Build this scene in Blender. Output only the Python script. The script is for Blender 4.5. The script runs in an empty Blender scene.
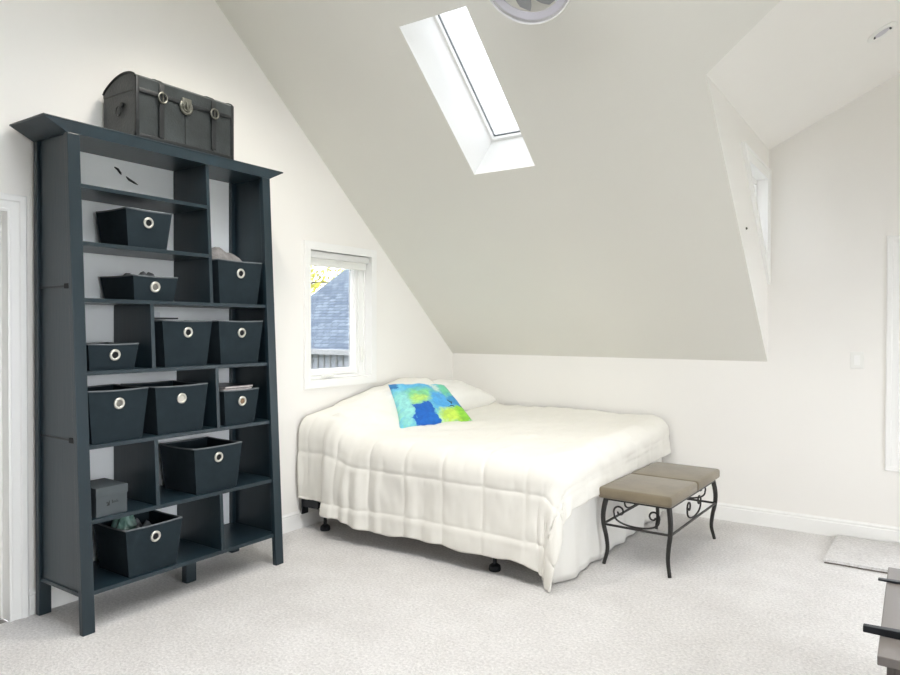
import bpy, bmesh, math, random
from mathutils import Vector, Matrix, noise
import numpy as np

random.seed(7)
sc = bpy.context.scene
COL = sc.collection
PI = math.pi

# ------------------------------------------------------------------ materials
def s2l(c):
    return tuple(((v / 12.92) if v <= 0.04045 else ((v + 0.055) / 1.055) ** 2.4) for v in c)

def rgb(r, g, b):
    return s2l((r / 255, g / 255, b / 255)) + (1.0,)

def new_mat(name):
    m = bpy.data.materials.new(name)
    m.use_nodes = True
    nt = m.node_tree
    return m, nt, nt.nodes['Principled BSDF']

def mat(name, col, rough=0.6, metal=0.0, var=0.06, scale=8.0, bump=0.0, bump_scale=60.0, spec=0.5,
        stretch=None, sheen=0.0):
    """procedural surface: colour varied by noise, optional fine bump"""
    m, nt, b = new_mat(name)
    N, L = nt.nodes, nt.links
    tc = N.new('ShaderNodeTexCoord')
    src = tc.outputs['Object']
    if stretch:
        mp = N.new('ShaderNodeMapping'); mp.inputs['Scale'].default_value = stretch
        L.new(src, mp.inputs['Vector']); src = mp.outputs['Vector']
    nz = N.new('ShaderNodeTexNoise'); nz.inputs['Scale'].default_value = scale
    nz.inputs['Detail'].default_value = 4
    L.new(src, nz.inputs['Vector'])
    rp = N.new('ShaderNodeValToRGB')
    rp.color_ramp.elements[0].position = 0.3; rp.color_ramp.elements[1].position = 0.7
    rp.color_ramp.elements[0].color = tuple(max(0, v * (1 - var)) for v in col[:3]) + (1,)
    rp.color_ramp.elements[1].color = tuple(min(1, v * (1 + var)) for v in col[:3]) + (1,)
    L.new(nz.outputs['Fac'], rp.inputs['Fac'])
    L.new(rp.outputs['Color'], b.inputs['Base Color'])
    b.inputs['Roughness'].default_value = rough
    b.inputs['Metallic'].default_value = metal
    b.inputs['Specular IOR Level'].default_value = spec
    if sheen:
        b.inputs['Sheen Weight'].default_value = sheen
    if bump:
        n2 = N.new('ShaderNodeTexNoise'); n2.inputs['Scale'].default_value = bump_scale
        n2.inputs['Detail'].default_value = 3
        L.new(src, n2.inputs['Vector'])
        bp = N.new('ShaderNodeBump'); bp.inputs['Strength'].default_value = bump
        bp.inputs['Distance'].default_value = 0.01
        L.new(n2.outputs['Fac'], bp.inputs['Height'])
        L.new(bp.outputs['Normal'], b.inputs['Normal'])
    return m

def glass_mat(name, tint=(1, 1, 1, 1), gloss=0.06):
    m = bpy.data.materials.new(name); m.use_nodes = True
    nt = m.node_tree; N, L = nt.nodes, nt.links
    N.clear()
    out = N.new('ShaderNodeOutputMaterial'); mix = N.new('ShaderNodeMixShader')
    tr = N.new('ShaderNodeBsdfTransparent'); gl = N.new('ShaderNodeBsdfGlossy')
    tr.inputs['Color'].default_value = tint; gl.inputs['Roughness'].default_value = 0.02
    mix.inputs['Fac'].default_value = gloss
    L.new(tr.outputs[0], mix.inputs[1]); L.new(gl.outputs[0], mix.inputs[2]); L.new(mix.outputs[0], out.inputs['Surface'])
    return m

M = {}
M['wall'] = mat('wall_paint', rgb(242, 240, 236), 0.75, var=0.012, scale=1.3, bump=0.03, bump_scale=140, spec=0.25)
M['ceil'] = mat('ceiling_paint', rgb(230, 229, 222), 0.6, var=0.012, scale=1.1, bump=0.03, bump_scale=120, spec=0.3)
M['taupe'] = mat('taupe_fill_cut', rgb(120, 112, 104), 0.75, var=0.012, scale=1.3)  # made-up dark tone for unseen surfaces, cuts fill light from the front
M['trim'] = mat('white_trim_paint', rgb(244, 244, 242), 0.35, var=0.01, scale=3, spec=0.45)
M['white_plastic'] = mat('white_plastic', rgb(238, 238, 234), 0.3, var=0.01)
M['blind'] = mat('blind_fabric', rgb(226, 226, 224), 0.8, var=0.02, bump=0.05, bump_scale=300)
M['shelf'] = mat('black_painted_wood', rgb(29, 45, 53), 0.34, var=0.16, scale=6, bump=0.06, bump_scale=50, stretch=(1, 1, 0.12))
M['backing'] = mat('white_backing_board', rgb(248, 251, 252), 0.6, var=0.015)
M['bin'] = mat('charcoal_bin_fabric', rgb(33, 44, 50), 0.85, var=0.12, scale=20, bump=0.25, bump_scale=420, spec=0.2)
M['bin_rim'] = mat('grey_bin_piping', rgb(96, 102, 106), 0.75, var=0.08, scale=40)
M['nickel'] = mat('brushed_nickel', rgb(214, 212, 204), 0.3, 0.85, var=0.05)
M['hole'] = mat('bin_lining', rgb(22, 24, 27), 0.9, var=0.1)
M['hole_grey'] = mat('grey_cloth_lining', rgb(120, 118, 112), 0.9, var=0.2, scale=40)
M['hole_brown'] = mat('brown_paper_lining', rgb(126, 104, 82), 0.9, var=0.2, scale=40)
M['leather'] = mat('dark_leather', rgb(46, 51, 52), 0.36, var=0.35, scale=9, bump=0.2, bump_scale=90)
M['leather_edge'] = mat('black_leather_edging', rgb(28, 31, 33), 0.45, var=0.25, scale=14, bump=0.15)
M['pewter'] = mat('aged_pewter', rgb(112, 112, 104), 0.4, 0.8, var=0.25, scale=60)
M['iron'] = mat('wrought_iron', rgb(58, 57, 56), 0.42, 0.6, var=0.15, scale=30, bump=0.08)
M['black_metal'] = mat('black_metal', rgb(26, 30, 36), 0.45, 0.3, var=0.12)
M['suede'] = mat('taupe_suede', rgb(120, 110, 92), 0.9, var=0.14, scale=7, bump=0.12, bump_scale=250, spec=0.15, sheen=0.35)
M['white_cloth'] = mat('white_cotton', rgb(240, 239, 235), 0.85, var=0.012, scale=5, bump=0.08, bump_scale=260, spec=0.2, sheen=0.1)
M['comforter'] = mat('white_comforter_cotton', rgb(236, 234, 227), 0.8, var=0.012, scale=4, bump=0.06, bump_scale=220, spec=0.2, sheen=0.1)
M['mattress'] = mat('mattress_ticking', rgb(232, 230, 225), 0.85, var=0.02)
M['grey_knit'] = mat('grey_knit', rgb(122, 120, 120), 0.95, var=0.3, scale=22, bump=0.6, bump_scale=120, spec=0.1)
M['grey_cloth'] = mat('grey_cloth', rgb(104, 108, 112), 0.9, var=0.25, scale=26, bump=0.4, bump_scale=120)
M['paper'] = mat('magazine_paper', rgb(206, 198, 196), 0.6, var=0.1, scale=40)
M['paper_white'] = mat('white_paper', rgb(226, 228, 232), 0.6, var=0.04, scale=20)
M['cover'] = mat('dark_cover', rgb(38, 36, 42), 0.35, var=0.2, scale=20)
M['card'] = mat('grey_card', rgb(68, 76, 80), 0.55, var=0.08, scale=10)
M['print'] = mat('black_print', rgb(20, 22, 24), 0.6, var=0.05)
M['print_grey'] = mat('grey_print', rgb(38, 44, 48), 0.6, var=0.05)
M['greywood'] = mat('grey_weathered_wood', rgb(118, 112, 108), 0.5, var=0.16, scale=5, bump=0.08, bump_scale=30, stretch=(1, 0.1, 1))
M['greywood_dark'] = mat('dark_grey_wood', rgb(92, 86, 82), 0.55, var=0.16, scale=5, bump=0.08, stretch=(1, 0.1, 1))
M['fan_blade'] = mat('grey_fan_blade', rgb(158, 160, 162), 0.4, var=0.03)
M['lens'] = mat('frosted_lens', rgb(206, 204, 212), 0.5, var=0.02)
M['siding'] = mat('grey_board_siding', rgb(196, 202, 212), 0.7, var=0.12, scale=3, stretch=(1, 6, 0.3))
M['gutter'] = mat('white_gutter', rgb(176, 178, 180), 0.5, var=0.03)
M['bark'] = mat('tree_bark', rgb(92, 84, 76), 0.9, var=0.3, scale=14, bump=0.5)
M['leaf'] = mat('yellow_green_leaf', rgb(222, 216, 96), 0.6, var=0.45, scale=1.6)
M['grass'] = mat('lawn', rgb(58, 66, 44), 0.9, var=0.3, scale=2)
M['glass'] = glass_mat('window_glass')
M['tinted'] = glass_mat('tinted_glass', (0.17, 0.17, 0.17, 1), 0.03)  # grey tint added to dim the sky light in the skylight shaft
M['cheek_glass'] = glass_mat('dimmed_cheek_glass', (0.24, 0.24, 0.25, 1), 0.03)  # pane darkened to cut the glow from the cheek window
M['dormer_glass'] = glass_mat('dormer_glass', (0.8, 0.8, 0.8, 1), 0.05)  # pane slightly darkened to lower the daylight on the right
M['dimmed'] = glass_mat('dimmed_glass', (0.5, 0.5, 0.5, 1), 0.04)  # pane darkened to bring down the brightness outdoors
M['acrylic'] = glass_mat('clear_acrylic', (0.92, 0.92, 0.96, 1), 0.16)

# green tinted plastic
M['green_plastic'] = mat('green_plastic_wrap', rgb(104, 140, 130), 0.15, var=0.4, scale=18)

# carpet -----------------------------------------------------------
def carpet_mat(name, k):
    m, nt, b = new_mat(name)
    sc3 = lambda c: tuple(v * k for v in c[:3]) + (1,)
    N, L = nt.nodes, nt.links
    tc = N.new('ShaderNodeTexCoord')
    a = N.new('ShaderNodeTexNoise'); a.inputs['Scale'].default_value = 70; a.inputs['Detail'].default_value = 4; a.inputs['Roughness'].default_value = 0.7
    c = N.new('ShaderNodeTexNoise'); c.inputs['Scale'].default_value = 3.2; c.inputs['Detail'].default_value = 5; c.inputs['Roughness'].default_value = 0.65
    for n in (a, c): L.new(tc.outputs['Object'], n.inputs['Vector'])
    r1 = N.new('ShaderNodeValToRGB'); r1.color_ramp.elements[0].position = 0.25; r1.color_ramp.elements[1].position = 0.75
    r1.color_ramp.elements[0].color = sc3(rgb(200, 198, 197)); r1.color_ramp.elements[1].color = sc3(rgb(252, 250, 249))
    r2 = N.new('ShaderNodeValToRGB'); r2.color_ramp.elements[0].position = 0.35; r2.color_ramp.elements[1].position = 0.65
    r2.color_ramp.elements[0].color = (0.91, 0.905, 0.90, 1); r2.color_ramp.elements[1].color = (1, 1, 1, 1)
    L.new(a.outputs['Fac'], r1.inputs['Fac']); L.new(c.outputs['Fac'], r2.inputs['Fac'])
    mx = N.new('ShaderNodeMix'); mx.data_type = 'RGBA'; mx.blend_type = 'MULTIPLY'; mx.inputs[0].default_value = 1
    L.new(r1.outputs['Color'], mx.inputs[6]); L.new(r2.outputs['Color'], mx.inputs[7])
    L.new(mx.outputs[2], b.inputs['Base Color'])
    b.inputs['Roughness'].default_value = 0.95; b.inputs['Specular IOR Level'].default_value = 0.1
    b.inputs['Sheen Weight'].default_value = 0.15
    bp = N.new('ShaderNodeBump'); bp.inputs['Strength'].default_value = 0.7; bp.inputs['Distance'].default_value = 0.02
    ad = N.new('ShaderNodeMath'); ad.operation = 'MULTIPLY_ADD'; ad.inputs[1].default_value = 1.6
    L.new(c.outputs['Fac'], ad.inputs[0]); L.new(a.outputs['Fac'], ad.inputs[2])
    L.new(ad.outputs[0], bp.inputs['Height']); L.new(bp.outputs['Normal'], b.inputs['Normal'])
    return m
M['carpet'] = carpet_mat('carpet_pile', 1.0)
M['rug'] = carpet_mat('rug_pile', 0.93)
M['rug_shade'] = mat('rug_edge_shade', rgb(112, 104, 98), 0.9, var=0.2, scale=60)  # dark under-layer colour, stands in for the shadow line at the rug edge

# roof shingles ------------------------------------------------------
def shingle_mat():
    m, nt, b = new_mat('slate_shingles')
    N, L = nt.nodes, nt.links
    tc = N.new('ShaderNodeTexCoord')
    mp = N.new('ShaderNodeMapping'); mp.inputs['Rotation'].default_value = (0, 0, 0)
    L.new(tc.outputs['Object'], mp.inputs['Vector'])
    br = N.new('ShaderNodeTexBrick'); br.inputs['Scale'].default_value = 2.2
    br.inputs['Color1'].default_value = rgb(90, 104, 122); br.inputs['Color2'].default_value = rgb(128, 142, 156)
    br.inputs['Mortar'].default_value = rgb(70, 82, 98); br.inputs['Mortar Size'].default_value = 0.03
    br.inputs['Row Height'].default_value = 0.3; br.inputs['Brick Width'].default_value = 0.5
    L.new(mp.outputs['Vector'], br.inputs['Vector']); L.new(br.outputs['Color'], b.inputs['Base Color'])
    b.inputs['Roughness'].default_value = 0.9
    return m
M['shingle'] = shingle_mat()

# watercolour cushion ----------------------------------------------------
def cushion_mat():
    m, nt, b = new_mat('watercolour_print')
    N, L = nt.nodes, nt.links
    uv = N.new('ShaderNodeTexCoord')
    nz = N.new('ShaderNodeTexNoise'); nz.inputs['Scale'].default_value = 6; nz.inputs['Detail'].default_value = 8; nz.inputs['Roughness'].default_value = 0.62
    L.new(uv.outputs['UV'], nz.inputs['Vector'])
    sb = N.new('ShaderNodeVectorMath'); sb.operation = 'SUBTRACT'; sb.inputs[1].default_value = (0.5, 0.5, 0.5)
    L.new(nz.outputs['Color'], sb.inputs[0])
    sl = N.new('ShaderNodeVectorMath'); sl.operation = 'SCALE'; sl.inputs['Scale'].default_value = 0.32
    L.new(sb.outputs[0], sl.inputs[0])
    wp = N.new('ShaderNodeVectorMath'); wp.operation = 'ADD'
    L.new(uv.outputs['UV'], wp.inputs[0]); L.new(sl.outputs[0], wp.inputs[1])
    # washed base
    n2 = N.new('ShaderNodeTexNoise'); n2.inputs['Scale'].default_value = 3.0; n2.inputs['Detail'].default_value = 2; n2.inputs['Distortion'].default_value = 1.2
    L.new(wp.outputs[0], n2.inputs['Vector'])
    rp = N.new('ShaderNodeValToRGB'); cr = rp.color_ramp
    cr.elements[0].position = 0.30; cr.elements[0].color = rgb(70, 168, 214)
    cr.elements[1].position = 0.72; cr.elements[1].color = rgb(196, 232, 226)
    e = cr.elements.new(0.46); e.color = rgb(120, 206, 222)
    e = cr.elements.new(0.58); e.color = rgb(140, 214, 176)
    L.new(n2.outputs['Fac'], rp.inputs['Fac'])
    cur = rp.outputs['Color']
    def blob(u, v, ru, rv, col, hard=0.1, warp=True):
        nonlocal cur
        mp = N.new('ShaderNodeMapping'); mp.vector_type = 'POINT'
        mp.inputs['Location'].default_value = (-u / ru, -v / rv, 0); mp.inputs['Scale'].default_value = (1 / ru, 1 / rv, 0)
        L.new(wp.outputs[0], mp.inputs['Vector'])
        ln = N.new('ShaderNodeVectorMath'); ln.operation = 'LENGTH'; L.new(mp.outputs[0], ln.inputs[0])
        mr = N.new('ShaderNodeMapRange'); mr.inputs['From Min'].default_value = 1 - hard; mr.inputs['From Max'].default_value = 1 + hard
        mr.inputs['To Min'].default_value = 1; mr.inputs['To Max'].default_value = 0
        L.new(ln.outputs['Value'], mr.inputs['Value'])
        mx = N.new('ShaderNodeMix'); mx.data_type = 'RGBA'
        L.new(mr.outputs['Result'], mx.inputs[0]); L.new(cur, mx.inputs[6]); mx.inputs[7].default_value = col
        cur = mx.outputs[2]
    blob(0.42, 0.80, 0.42, 0.26, rgb(92, 184, 226), 0.3)
    blob(0.40, 0.58, 0.30, 0.19, rgb(134, 214, 150), 0.35)
    blob(0.36, 0.50, 0.16, 0.08, rgb(186, 226, 120), 0.5)
    blob(0.66, 0.42, 0.17, 0.22, rgb(84, 172, 230), 0.3)
    blob(0.12, 0.40, 0.10, 0.36, rgb(150, 220, 214), 0.4)
    blob(0.70, 0.84, 0.05, 0.2, rgb(214, 236, 226), 0.4)
    blob(0.86, 0.72, 0.12, 0.2, rgb(116, 210, 170), 0.3)
    blob(0.92, 0.42, 0.12, 0.16, rgb(58, 150, 206), 0.2)
    blob(0.86, 0.14, 0.18, 0.17, rgb(140, 206, 62), 0.2)
    blob(0.70, 0.10, 0.13, 0.15, rgb(196, 228, 88), 0.35)
    blob(0.34, 0.17, 0.15, 0.22, rgb(12, 98, 190), 0.06)
    blob(0.44, 0.06, 0.10, 0.10, rgb(16, 104, 194), 0.06)
    blob(0.25, 0.33, 0.06, 0.07, rgb(12, 98, 190), 0.06)
    blob(0.42, 0.33, 0.06, 0.06, rgb(12, 98, 190), 0.06)
    blob(0.05, 0.93, 0.09, 0.09, rgb(24, 116, 176), 0.12)
    blob(0.78, 0.40, 0.03, 0.04, rgb(18, 62, 74), 0.15)
    blob(0.77, 0.31, 0.025, 0.03, rgb(18, 62, 74), 0.15)
    blob(0.97, 0.30, 0.03, 0.05, rgb(24, 80, 90), 0.15)
    n3 = N.new('ShaderNodeTexNoise'); n3.inputs['Scale'].default_value = 11; n3.inputs['Detail'].default_value = 6; n3.inputs['Distortion'].default_value = 1.5
    L.new(uv.outputs['UV'], n3.inputs['Vector'])
    r3_ = N.new('ShaderNodeValToRGB'); r3_.color_ramp.elements[0].position = 0.35; r3_.color_ramp.elements[1].position = 0.68
    r3_.color_ramp.elements[0].color = (0.72, 0.78, 0.84, 1); r3_.color_ramp.elements[1].color = (1.12, 1.10, 1.08, 1)
    L.new(n3.outputs['Fac'], r3_.inputs['Fac'])
    mm = N.new('ShaderNodeMix'); mm.data_type = 'RGBA'; mm.blend_type = 'MULTIPLY'; mm.inputs[0].default_value = 0.8
    L.new(cur, mm.inputs[6]); L.new(r3_.outputs['Color'], mm.inputs[7]); cur = mm.outputs[2]
    L.new(cur, b.inputs['Base Color'])
    b.inputs['Roughness'].default_value = 0.75; b.inputs['Sheen Weight'].default_value = 0.1
    return m
M['cushion'] = cushion_mat()

# ------------------------------------------------------------------ object helpers
def link(name, bm, m, parent=None, smooth=False, angle=None):
    me = bpy.data.meshes.new(name)
    bmesh.ops.recalc_face_normals(bm, faces=bm.faces[:]) if bm.faces else None
    bm.to_mesh(me); bm.free()
    if m is not None:
        me.materials.append(m)
    if smooth:
        for p in me.polygons: p.use_smooth = True
        if angle:
            me.set_sharp_from_angle(angle=math.radians(angle))
    o = bpy.data.objects.new(name, me); COL.objects.link(o)
    if parent is not None: o.parent = parent
    return o

def link_raw(name, verts, faces, m, parent=None, smooth=True):
    me = bpy.data.meshes.new(name); me.from_pydata([tuple(v) for v in verts], [], faces); me.update()
    if m is not None: me.materials.append(m)
    if smooth:
        for p in me.polygons: p.use_smooth = True
    o = bpy.data.objects.new(name, me); COL.objects.link(o)
    if parent is not None: o.parent = parent
    return o

def thing(name, label, cat, loc=(0, 0, 0), rz=0, group=None):
    o = bpy.data.objects.new(name, None); COL.objects.link(o)
    o.empty_display_size = 0.1
    o.location = loc; o.rotation_euler = (0, 0, rz)
    o['label'] = label; o['category'] = cat
    if group: o['group'] = group
    return o

def tag(o, label, cat, group=None, kind=None):
    o['label'] = label; o['category'] = cat
    if group: o['group'] = group
    if kind: o['kind'] = kind
    return o

def struct(o, label=None, cat=None):
    o['kind'] = 'structure'
    if label: o['label'] = label
    if cat: o['category'] = cat
    return o

def box(bm, lo, hi, bev=0.0, seg=2, mtx=None):
    lo = Vector(lo); hi = Vector(hi)
    r = bmesh.ops.create_cube(bm, size=1.0)
    vs = r['verts']
    for v in vs:
        v.co = Vector((lo[i] + (v.co[i] + 0.5) * (hi[i] - lo[i]) for i in range(3)))
    if bev > 0:
        es = list({e for v in vs for e in v.link_edges})
        r2 = bmesh.ops.bevel(bm, geom=es, offset=bev, segments=seg, affect='EDGES', profile=0.5)
        vs = list({v for f in r2['faces'] for v in f.verts} | {v for v in vs if v.is_valid})
    if mtx is not None:
        for v in vs: v.co = mtx @ v.co
    return vs

def hexa(bm, b4, t4, bev=0.0):
    """eight corner solid, b4 and t4 both counter-clockwise"""
    vb = [bm.verts.new(p) for p in b4]; vt = [bm.verts.new(p) for p in t4]
    fs = [bm.faces.new(vb[::-1]), bm.faces.new(vt)]
    for i in range(4):
        j = (i + 1) % 4
        fs.append(bm.faces.new((vb[i], vb[j], vt[j], vt[i])))
    if bev:
        es = list({e for f in fs for e in f.edges})
        bmesh.ops.bevel(bm, geom=es, offset=bev, segments=2, affect='EDGES', profile=0.5)

def tube(bm, pts, rad, n=10, closed=False, cap=True):
    pts = [Vector(p) for p in pts]; N = len(pts)
    if not hasattr(rad, '__len__'): rad = [rad] * N
    rings = []; up = None
    for i, p in enumerate(pts):
        a = pts[(i - 1) % N] if (closed or i > 0) else p
        c = pts[(i + 1) % N] if (closed or i < N - 1) else p
        t = (c - a).normalized()
        if up is None:
            up = Vector((0, 0, 1)) if abs(t.z) < 0.9 else Vector((1, 0, 0))
        s = t.cross(up).normalized(); up = s.cross(t).normalized()
        rings.append([bm.verts.new(p + (s * math.cos(2 * PI * k / n) + up * math.sin(2 * PI * k / n)) * rad[i]) for k in range(n)])
    for i in range(N if closed else N - 1):
        A, B = rings[i], rings[(i + 1) % N]
        for k in range(n):
            bm.faces.new((A[k], A[(k + 1) % n], B[(k + 1) % n], B[k]))
    if cap and not closed:
        bm.faces.new(rings[0][::-1]); bm.faces.new(rings[-1])

def lathe(bm, prof, mtx, n=32, closed_prof=False):
    """prof: (radius, height) pairs; revolved about local z then moved by mtx"""
    rings = []
    for r, h in prof:
        if r < 1e-6:
            rings.append([bm.verts.new(mtx @ Vector((0, 0, h)))])
        else:
            rings.append([bm.verts.new(mtx @ Vector((r * math.cos(2 * PI * k / n), r * math.sin(2 * PI * k / n), h))) for k in range(n)])
    m = len(rings)
    for i in range(m if closed_prof else m - 1):
        A, B = rings[i], rings[(i + 1) % m]
        for k in range(n):
            k2 = (k + 1) % n
            if len(A) == 1 and len(B) == 1: continue
            if len(A) == 1: bm.faces.new((A[0], B[k2], B[k]))
            elif len(B) == 1: bm.faces.new((A[k], A[k2], B[0]))
            else: bm.faces.new((A[k], A[k2], B[k2], B[k]))

def frame_mtx(o, zdir, xdir=None):
    z = Vector(zdir).normalized()
    x = Vector(xdir) if xdir is not None else (Vector((1, 0, 0)) if abs(z.x) < 0.9 else Vector((0, 1, 0)))
    x = (x - z * x.dot(z)).normalized(); y = z.cross(x)
    m = Matrix((x, y, z)).transposed().to_4x4(); m.translation = Vector(o)
    return m

def poly_face(bm, loops):
    """planar polygon with holes"""
    es = []
    for lp in loops:
        vs = [bm.verts.new(p) for p in lp]
        for i in range(len(vs)): es.append(bm.edges.new((vs[i], vs[(i + 1) % len(vs)])))
    bmesh.ops.triangle_fill(bm, use_beauty=True, use_dissolve=False, edges=es)

def offset_poly(p, d, closed=True):
    """offset a counter-clockwise 2D polygon outwards by d with mitred corners"""
    n = len(p); out = []
    for i in range(n):
        a = Vector(p[(i - 1) % n]); b = Vector(p[i]); c = Vector(p[(i + 1) % n])
        e1 = (b - a).normalized(); e2 = (c - b).normalized()
        n1 = Vector((e1.y, -e1.x)); n2 = Vector((e2.y, -e2.x))
        if not closed and i == 0: out.append(b + n2 * d); continue
        if not closed and i == n - 1: out.append(b + n1 * d); continue
        k = (n1 + n2); k = k / max(1e-6, k.dot(n1))
        out.append(b + k * d)
    return out

def casing(bm, poly, prof, place, closed=True):
    """moulding along a polygon: prof = [(outward offset, height off the wall)]"""
    loops = []
    for o, h in prof:
        q = offset_poly(poly, o, closed)
        loops.append([bm.verts.new(place(v.x, v.y, h)) for v in q])
    n = len(poly)
    for i in range(len(loops) - 1):
        for k in range(n if closed else n - 1):
            k2 = (k + 1) % n
            bm.faces.new((loops[i][k], loops[i][k2], loops[i + 1][k2], loops[i + 1][k]))

def reveal(bm, poly, d0, d1, place, closed=True):
    casing(bm, poly, [(0, d0), (0, d1)], place, closed)

def panel_ring(bm, outer, inner_off, d0, d1, place):
    """flat sash ring between polygon and polygon inset, with thickness from d0 (front) to d1"""
    casing(bm, outer, [(-inner_off, d1), (-inner_off, d0), (0, d0), (0, d1)], place, True)

# ------------------------------------------------------------------ room dimensions (metres)
ZK = 1.2114          # knee wall height
SL = 0.8531          # roof slope: z = ZK - SL*y
XR = 7.0             # far gable wall
YF = -8.45           # front knee wall
ZT = 3.75            # flat ceiling
YT = -(ZT - ZK) / SL
YT2 = YF - YT
CX, CX2, CZ = 2.783, 5.98, 2.757   # dormer cheeks and eave height
DS = 0.5                            # dormer ceiling slope
RX = (CX + CX2) / 2; RZ = CZ + DS * (RX - CX)
def yr(z): return -(z - ZK) / SL    # y on the roof slope

rn = Vector((0, SL, 1)).normalized()  # up-and-out normal of the slope

# openings
WIN_L = (-1.885, -1.205, 1.062, 2.026)            # gable window: y0,y1,z0,z1
DOOR = (-4.74, -3.915, 0.0, 2.015)
WIN_D = (3.605, 5.16, 0.585, 1.99)                # dormer window: x0,x1,z0,z1
SKY = (1.186, 1.647, -2.329, -1.506)
TRI_OUT = [(-0.967, 2.60), (-0.035, 2.60), (-0.035, 1.775)]
WIN_R = [(-6.7, -5.5, 0.9, 2.3), (-4.7, -2.9, 0.5, 2.5)]
SKYF = [(1.45, 2.25, -4.6, -3.05), (3.1, 3.8, -4.6, -3.05)]   # added unseen roof windows, brighten floor and bed (x0,x1,y0,y1)

# ---- floor
bm = bmesh.new()
nx, ny = 70, 90
g = [[bm.verts.new((-0.0 + XR * i / nx, YF + (-YF) * j / ny, 0)) for j in range(ny + 1)] for i in range(nx + 1)]
for i in range(nx):
    for j in range(ny): bm.faces.new((g[i][j], g[i + 1][j], g[i + 1][j + 1], g[i][j + 1]))
struct(link('floor', bm, M['carpet']))

# ---- walls
def rect_yz(x, r): return [(x, r[0], r[2]), (x, r[1], r[2]), (x, r[1], r[3]), (x, r[0], r[3])]
bm = bmesh.new()
gable = lambda x: [(x, 0, 0), (x, 0, ZK), (x, YT, ZT), (x, YT2, ZT), (x, YF, ZK), (x, YF, 0)]
out_l = [(0, 0, 0), (0, 0, ZK), (0, YT, ZT), (0, YT2, ZT), (0, YF, ZK), (0, YF, 0), (0, DOOR[0], 0), (0, DOOR[0], DOOR[3]), (0, DOOR[1], DOOR[3]), (0, DOOR[1], 0)]
poly_face(bm, [out_l, rect_yz(0, WIN_L)])
struct(link('wall_left', bm, M['wall']))
bm = bmesh.new()
poly_face(bm, [gable(XR)] + [rect_yz(XR, w) for w in WIN_R])
struct(link('wall_right', bm, M['wall']))
bm = bmesh.new()
poly_face(bm, [[(0, 0, 0), (XR, 0, 0), (XR, 0, ZK), (CX2, 0, ZK), (CX2, 0, CZ), (RX, 0, RZ), (CX, 0, CZ), (CX, 0, ZK), (0, 0, ZK)],
               [(WIN_D[0], 0, WIN_D[2]), (WIN_D[1], 0, WIN_D[2]), (WIN_D[1], 0, WIN_D[3]), (WIN_D[0], 0, WIN_D[3])]])
struct(link('wall_back', bm, M['wall']))
bm = bmesh.new()
poly_face(bm, [[(0, YF, 0), (XR, YF, 0), (XR, YF, ZK), (0, YF, ZK)]])
struct(link('wall_front', bm, M['taupe']))

# ---- sloped ceiling with dormer notch and skylight opening
def rs(x, y): return (x, y, ZK - SL * y)
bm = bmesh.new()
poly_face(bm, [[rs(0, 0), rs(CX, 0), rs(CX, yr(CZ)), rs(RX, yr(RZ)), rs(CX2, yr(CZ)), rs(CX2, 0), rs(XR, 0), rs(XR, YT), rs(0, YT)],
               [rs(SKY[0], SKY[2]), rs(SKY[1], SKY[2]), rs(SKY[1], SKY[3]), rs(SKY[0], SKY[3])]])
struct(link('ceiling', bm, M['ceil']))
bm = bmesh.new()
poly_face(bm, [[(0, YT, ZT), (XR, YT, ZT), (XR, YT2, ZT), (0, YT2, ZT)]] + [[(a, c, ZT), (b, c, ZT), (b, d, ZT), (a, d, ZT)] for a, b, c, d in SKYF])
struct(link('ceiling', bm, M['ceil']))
bm = bmesh.new()
poly_face(bm, [[(0, YT2, ZT), (XR, YT2, ZT), (XR, YF, ZK), (0, YF, ZK)]])
struct(link('ceiling', bm, M['taupe']))
# dormer ceilings and cheeks
bm = bmesh.new()
poly_face(bm, [[(CX, 0, CZ), (CX, yr(CZ), CZ), (RX, yr(RZ), RZ), (RX, 0, RZ)]])
struct(link('ceiling', bm, M['wall']))
bm = bmesh.new()
poly_face(bm, [[(CX2, 0, CZ), (CX2, yr(CZ), CZ), (RX, yr(RZ), RZ), (RX, 0, RZ)]])
struct(link('ceiling', bm, M['wall']))
TRI_IN = [(v.x, v.y) for v in offset_poly([(-0.035, 1.775), (-0.035, 2.60), (-0.967, 2.60)], -0.075)]
bm = bmesh.new()
poly_face(bm, [[(CX, 0, ZK), (CX, yr(CZ), CZ), (CX, 0, CZ)], [(CX, u, v) for u, v in TRI_IN]])
struct(link('wall_dormer', bm, M['wall']))
bm = bmesh.new()
poly_face(bm, [[(CX2, 0, ZK), (CX2, yr(CZ), CZ), (CX2, 0, CZ)]])
struct(link('wall_dormer', bm, M['wall']))

# ---- baseboards
def baseboard(name, p0, p1, nrm):
    """run from p0 to p1 (xy), sticking out along nrm"""
    prof = [(0, 0), (0.014, 0), (0.014, 0.098), (0.010, 0.104), (0.013, 0.110), (0.011, 0.118), (0.005, 0.122), (0.004, 0.128), (0, 0.128)]
    bm = bmesh.new(); a = []; b = []
    for d, z in prof:
        a.append(bm.verts.new((p0[0] + nrm[0] * d, p0[1] + nrm[1] * d, z)))
        b.append(bm.verts.new((p1[0] + nrm[0] * d, p1[1] + nrm[1] * d, z)))
    for i in range(len(prof) - 1): bm.faces.new((a[i], b[i], b[i + 1], a[i + 1]))
    bm.faces.new(a[::-1]); bm.faces.new(b)
    return struct(link(name, bm, M['trim']))
baseboard('baseboard_back', (0, 0), (XR, 0), (0, -1))
baseboard('baseboard_left', (0, -0.014), (0, DOOR[1] + 0.09), (1, 0))
baseboard('baseboard_left', (0, DOOR[0] - 0.09), (0, YF), (1, 0))
baseboard('baseboard_right', (XR, 0), (XR, YF), (-1, 0))
baseboard('baseboard_front', (0, YF), (XR, YF), (0, 1))

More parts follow.
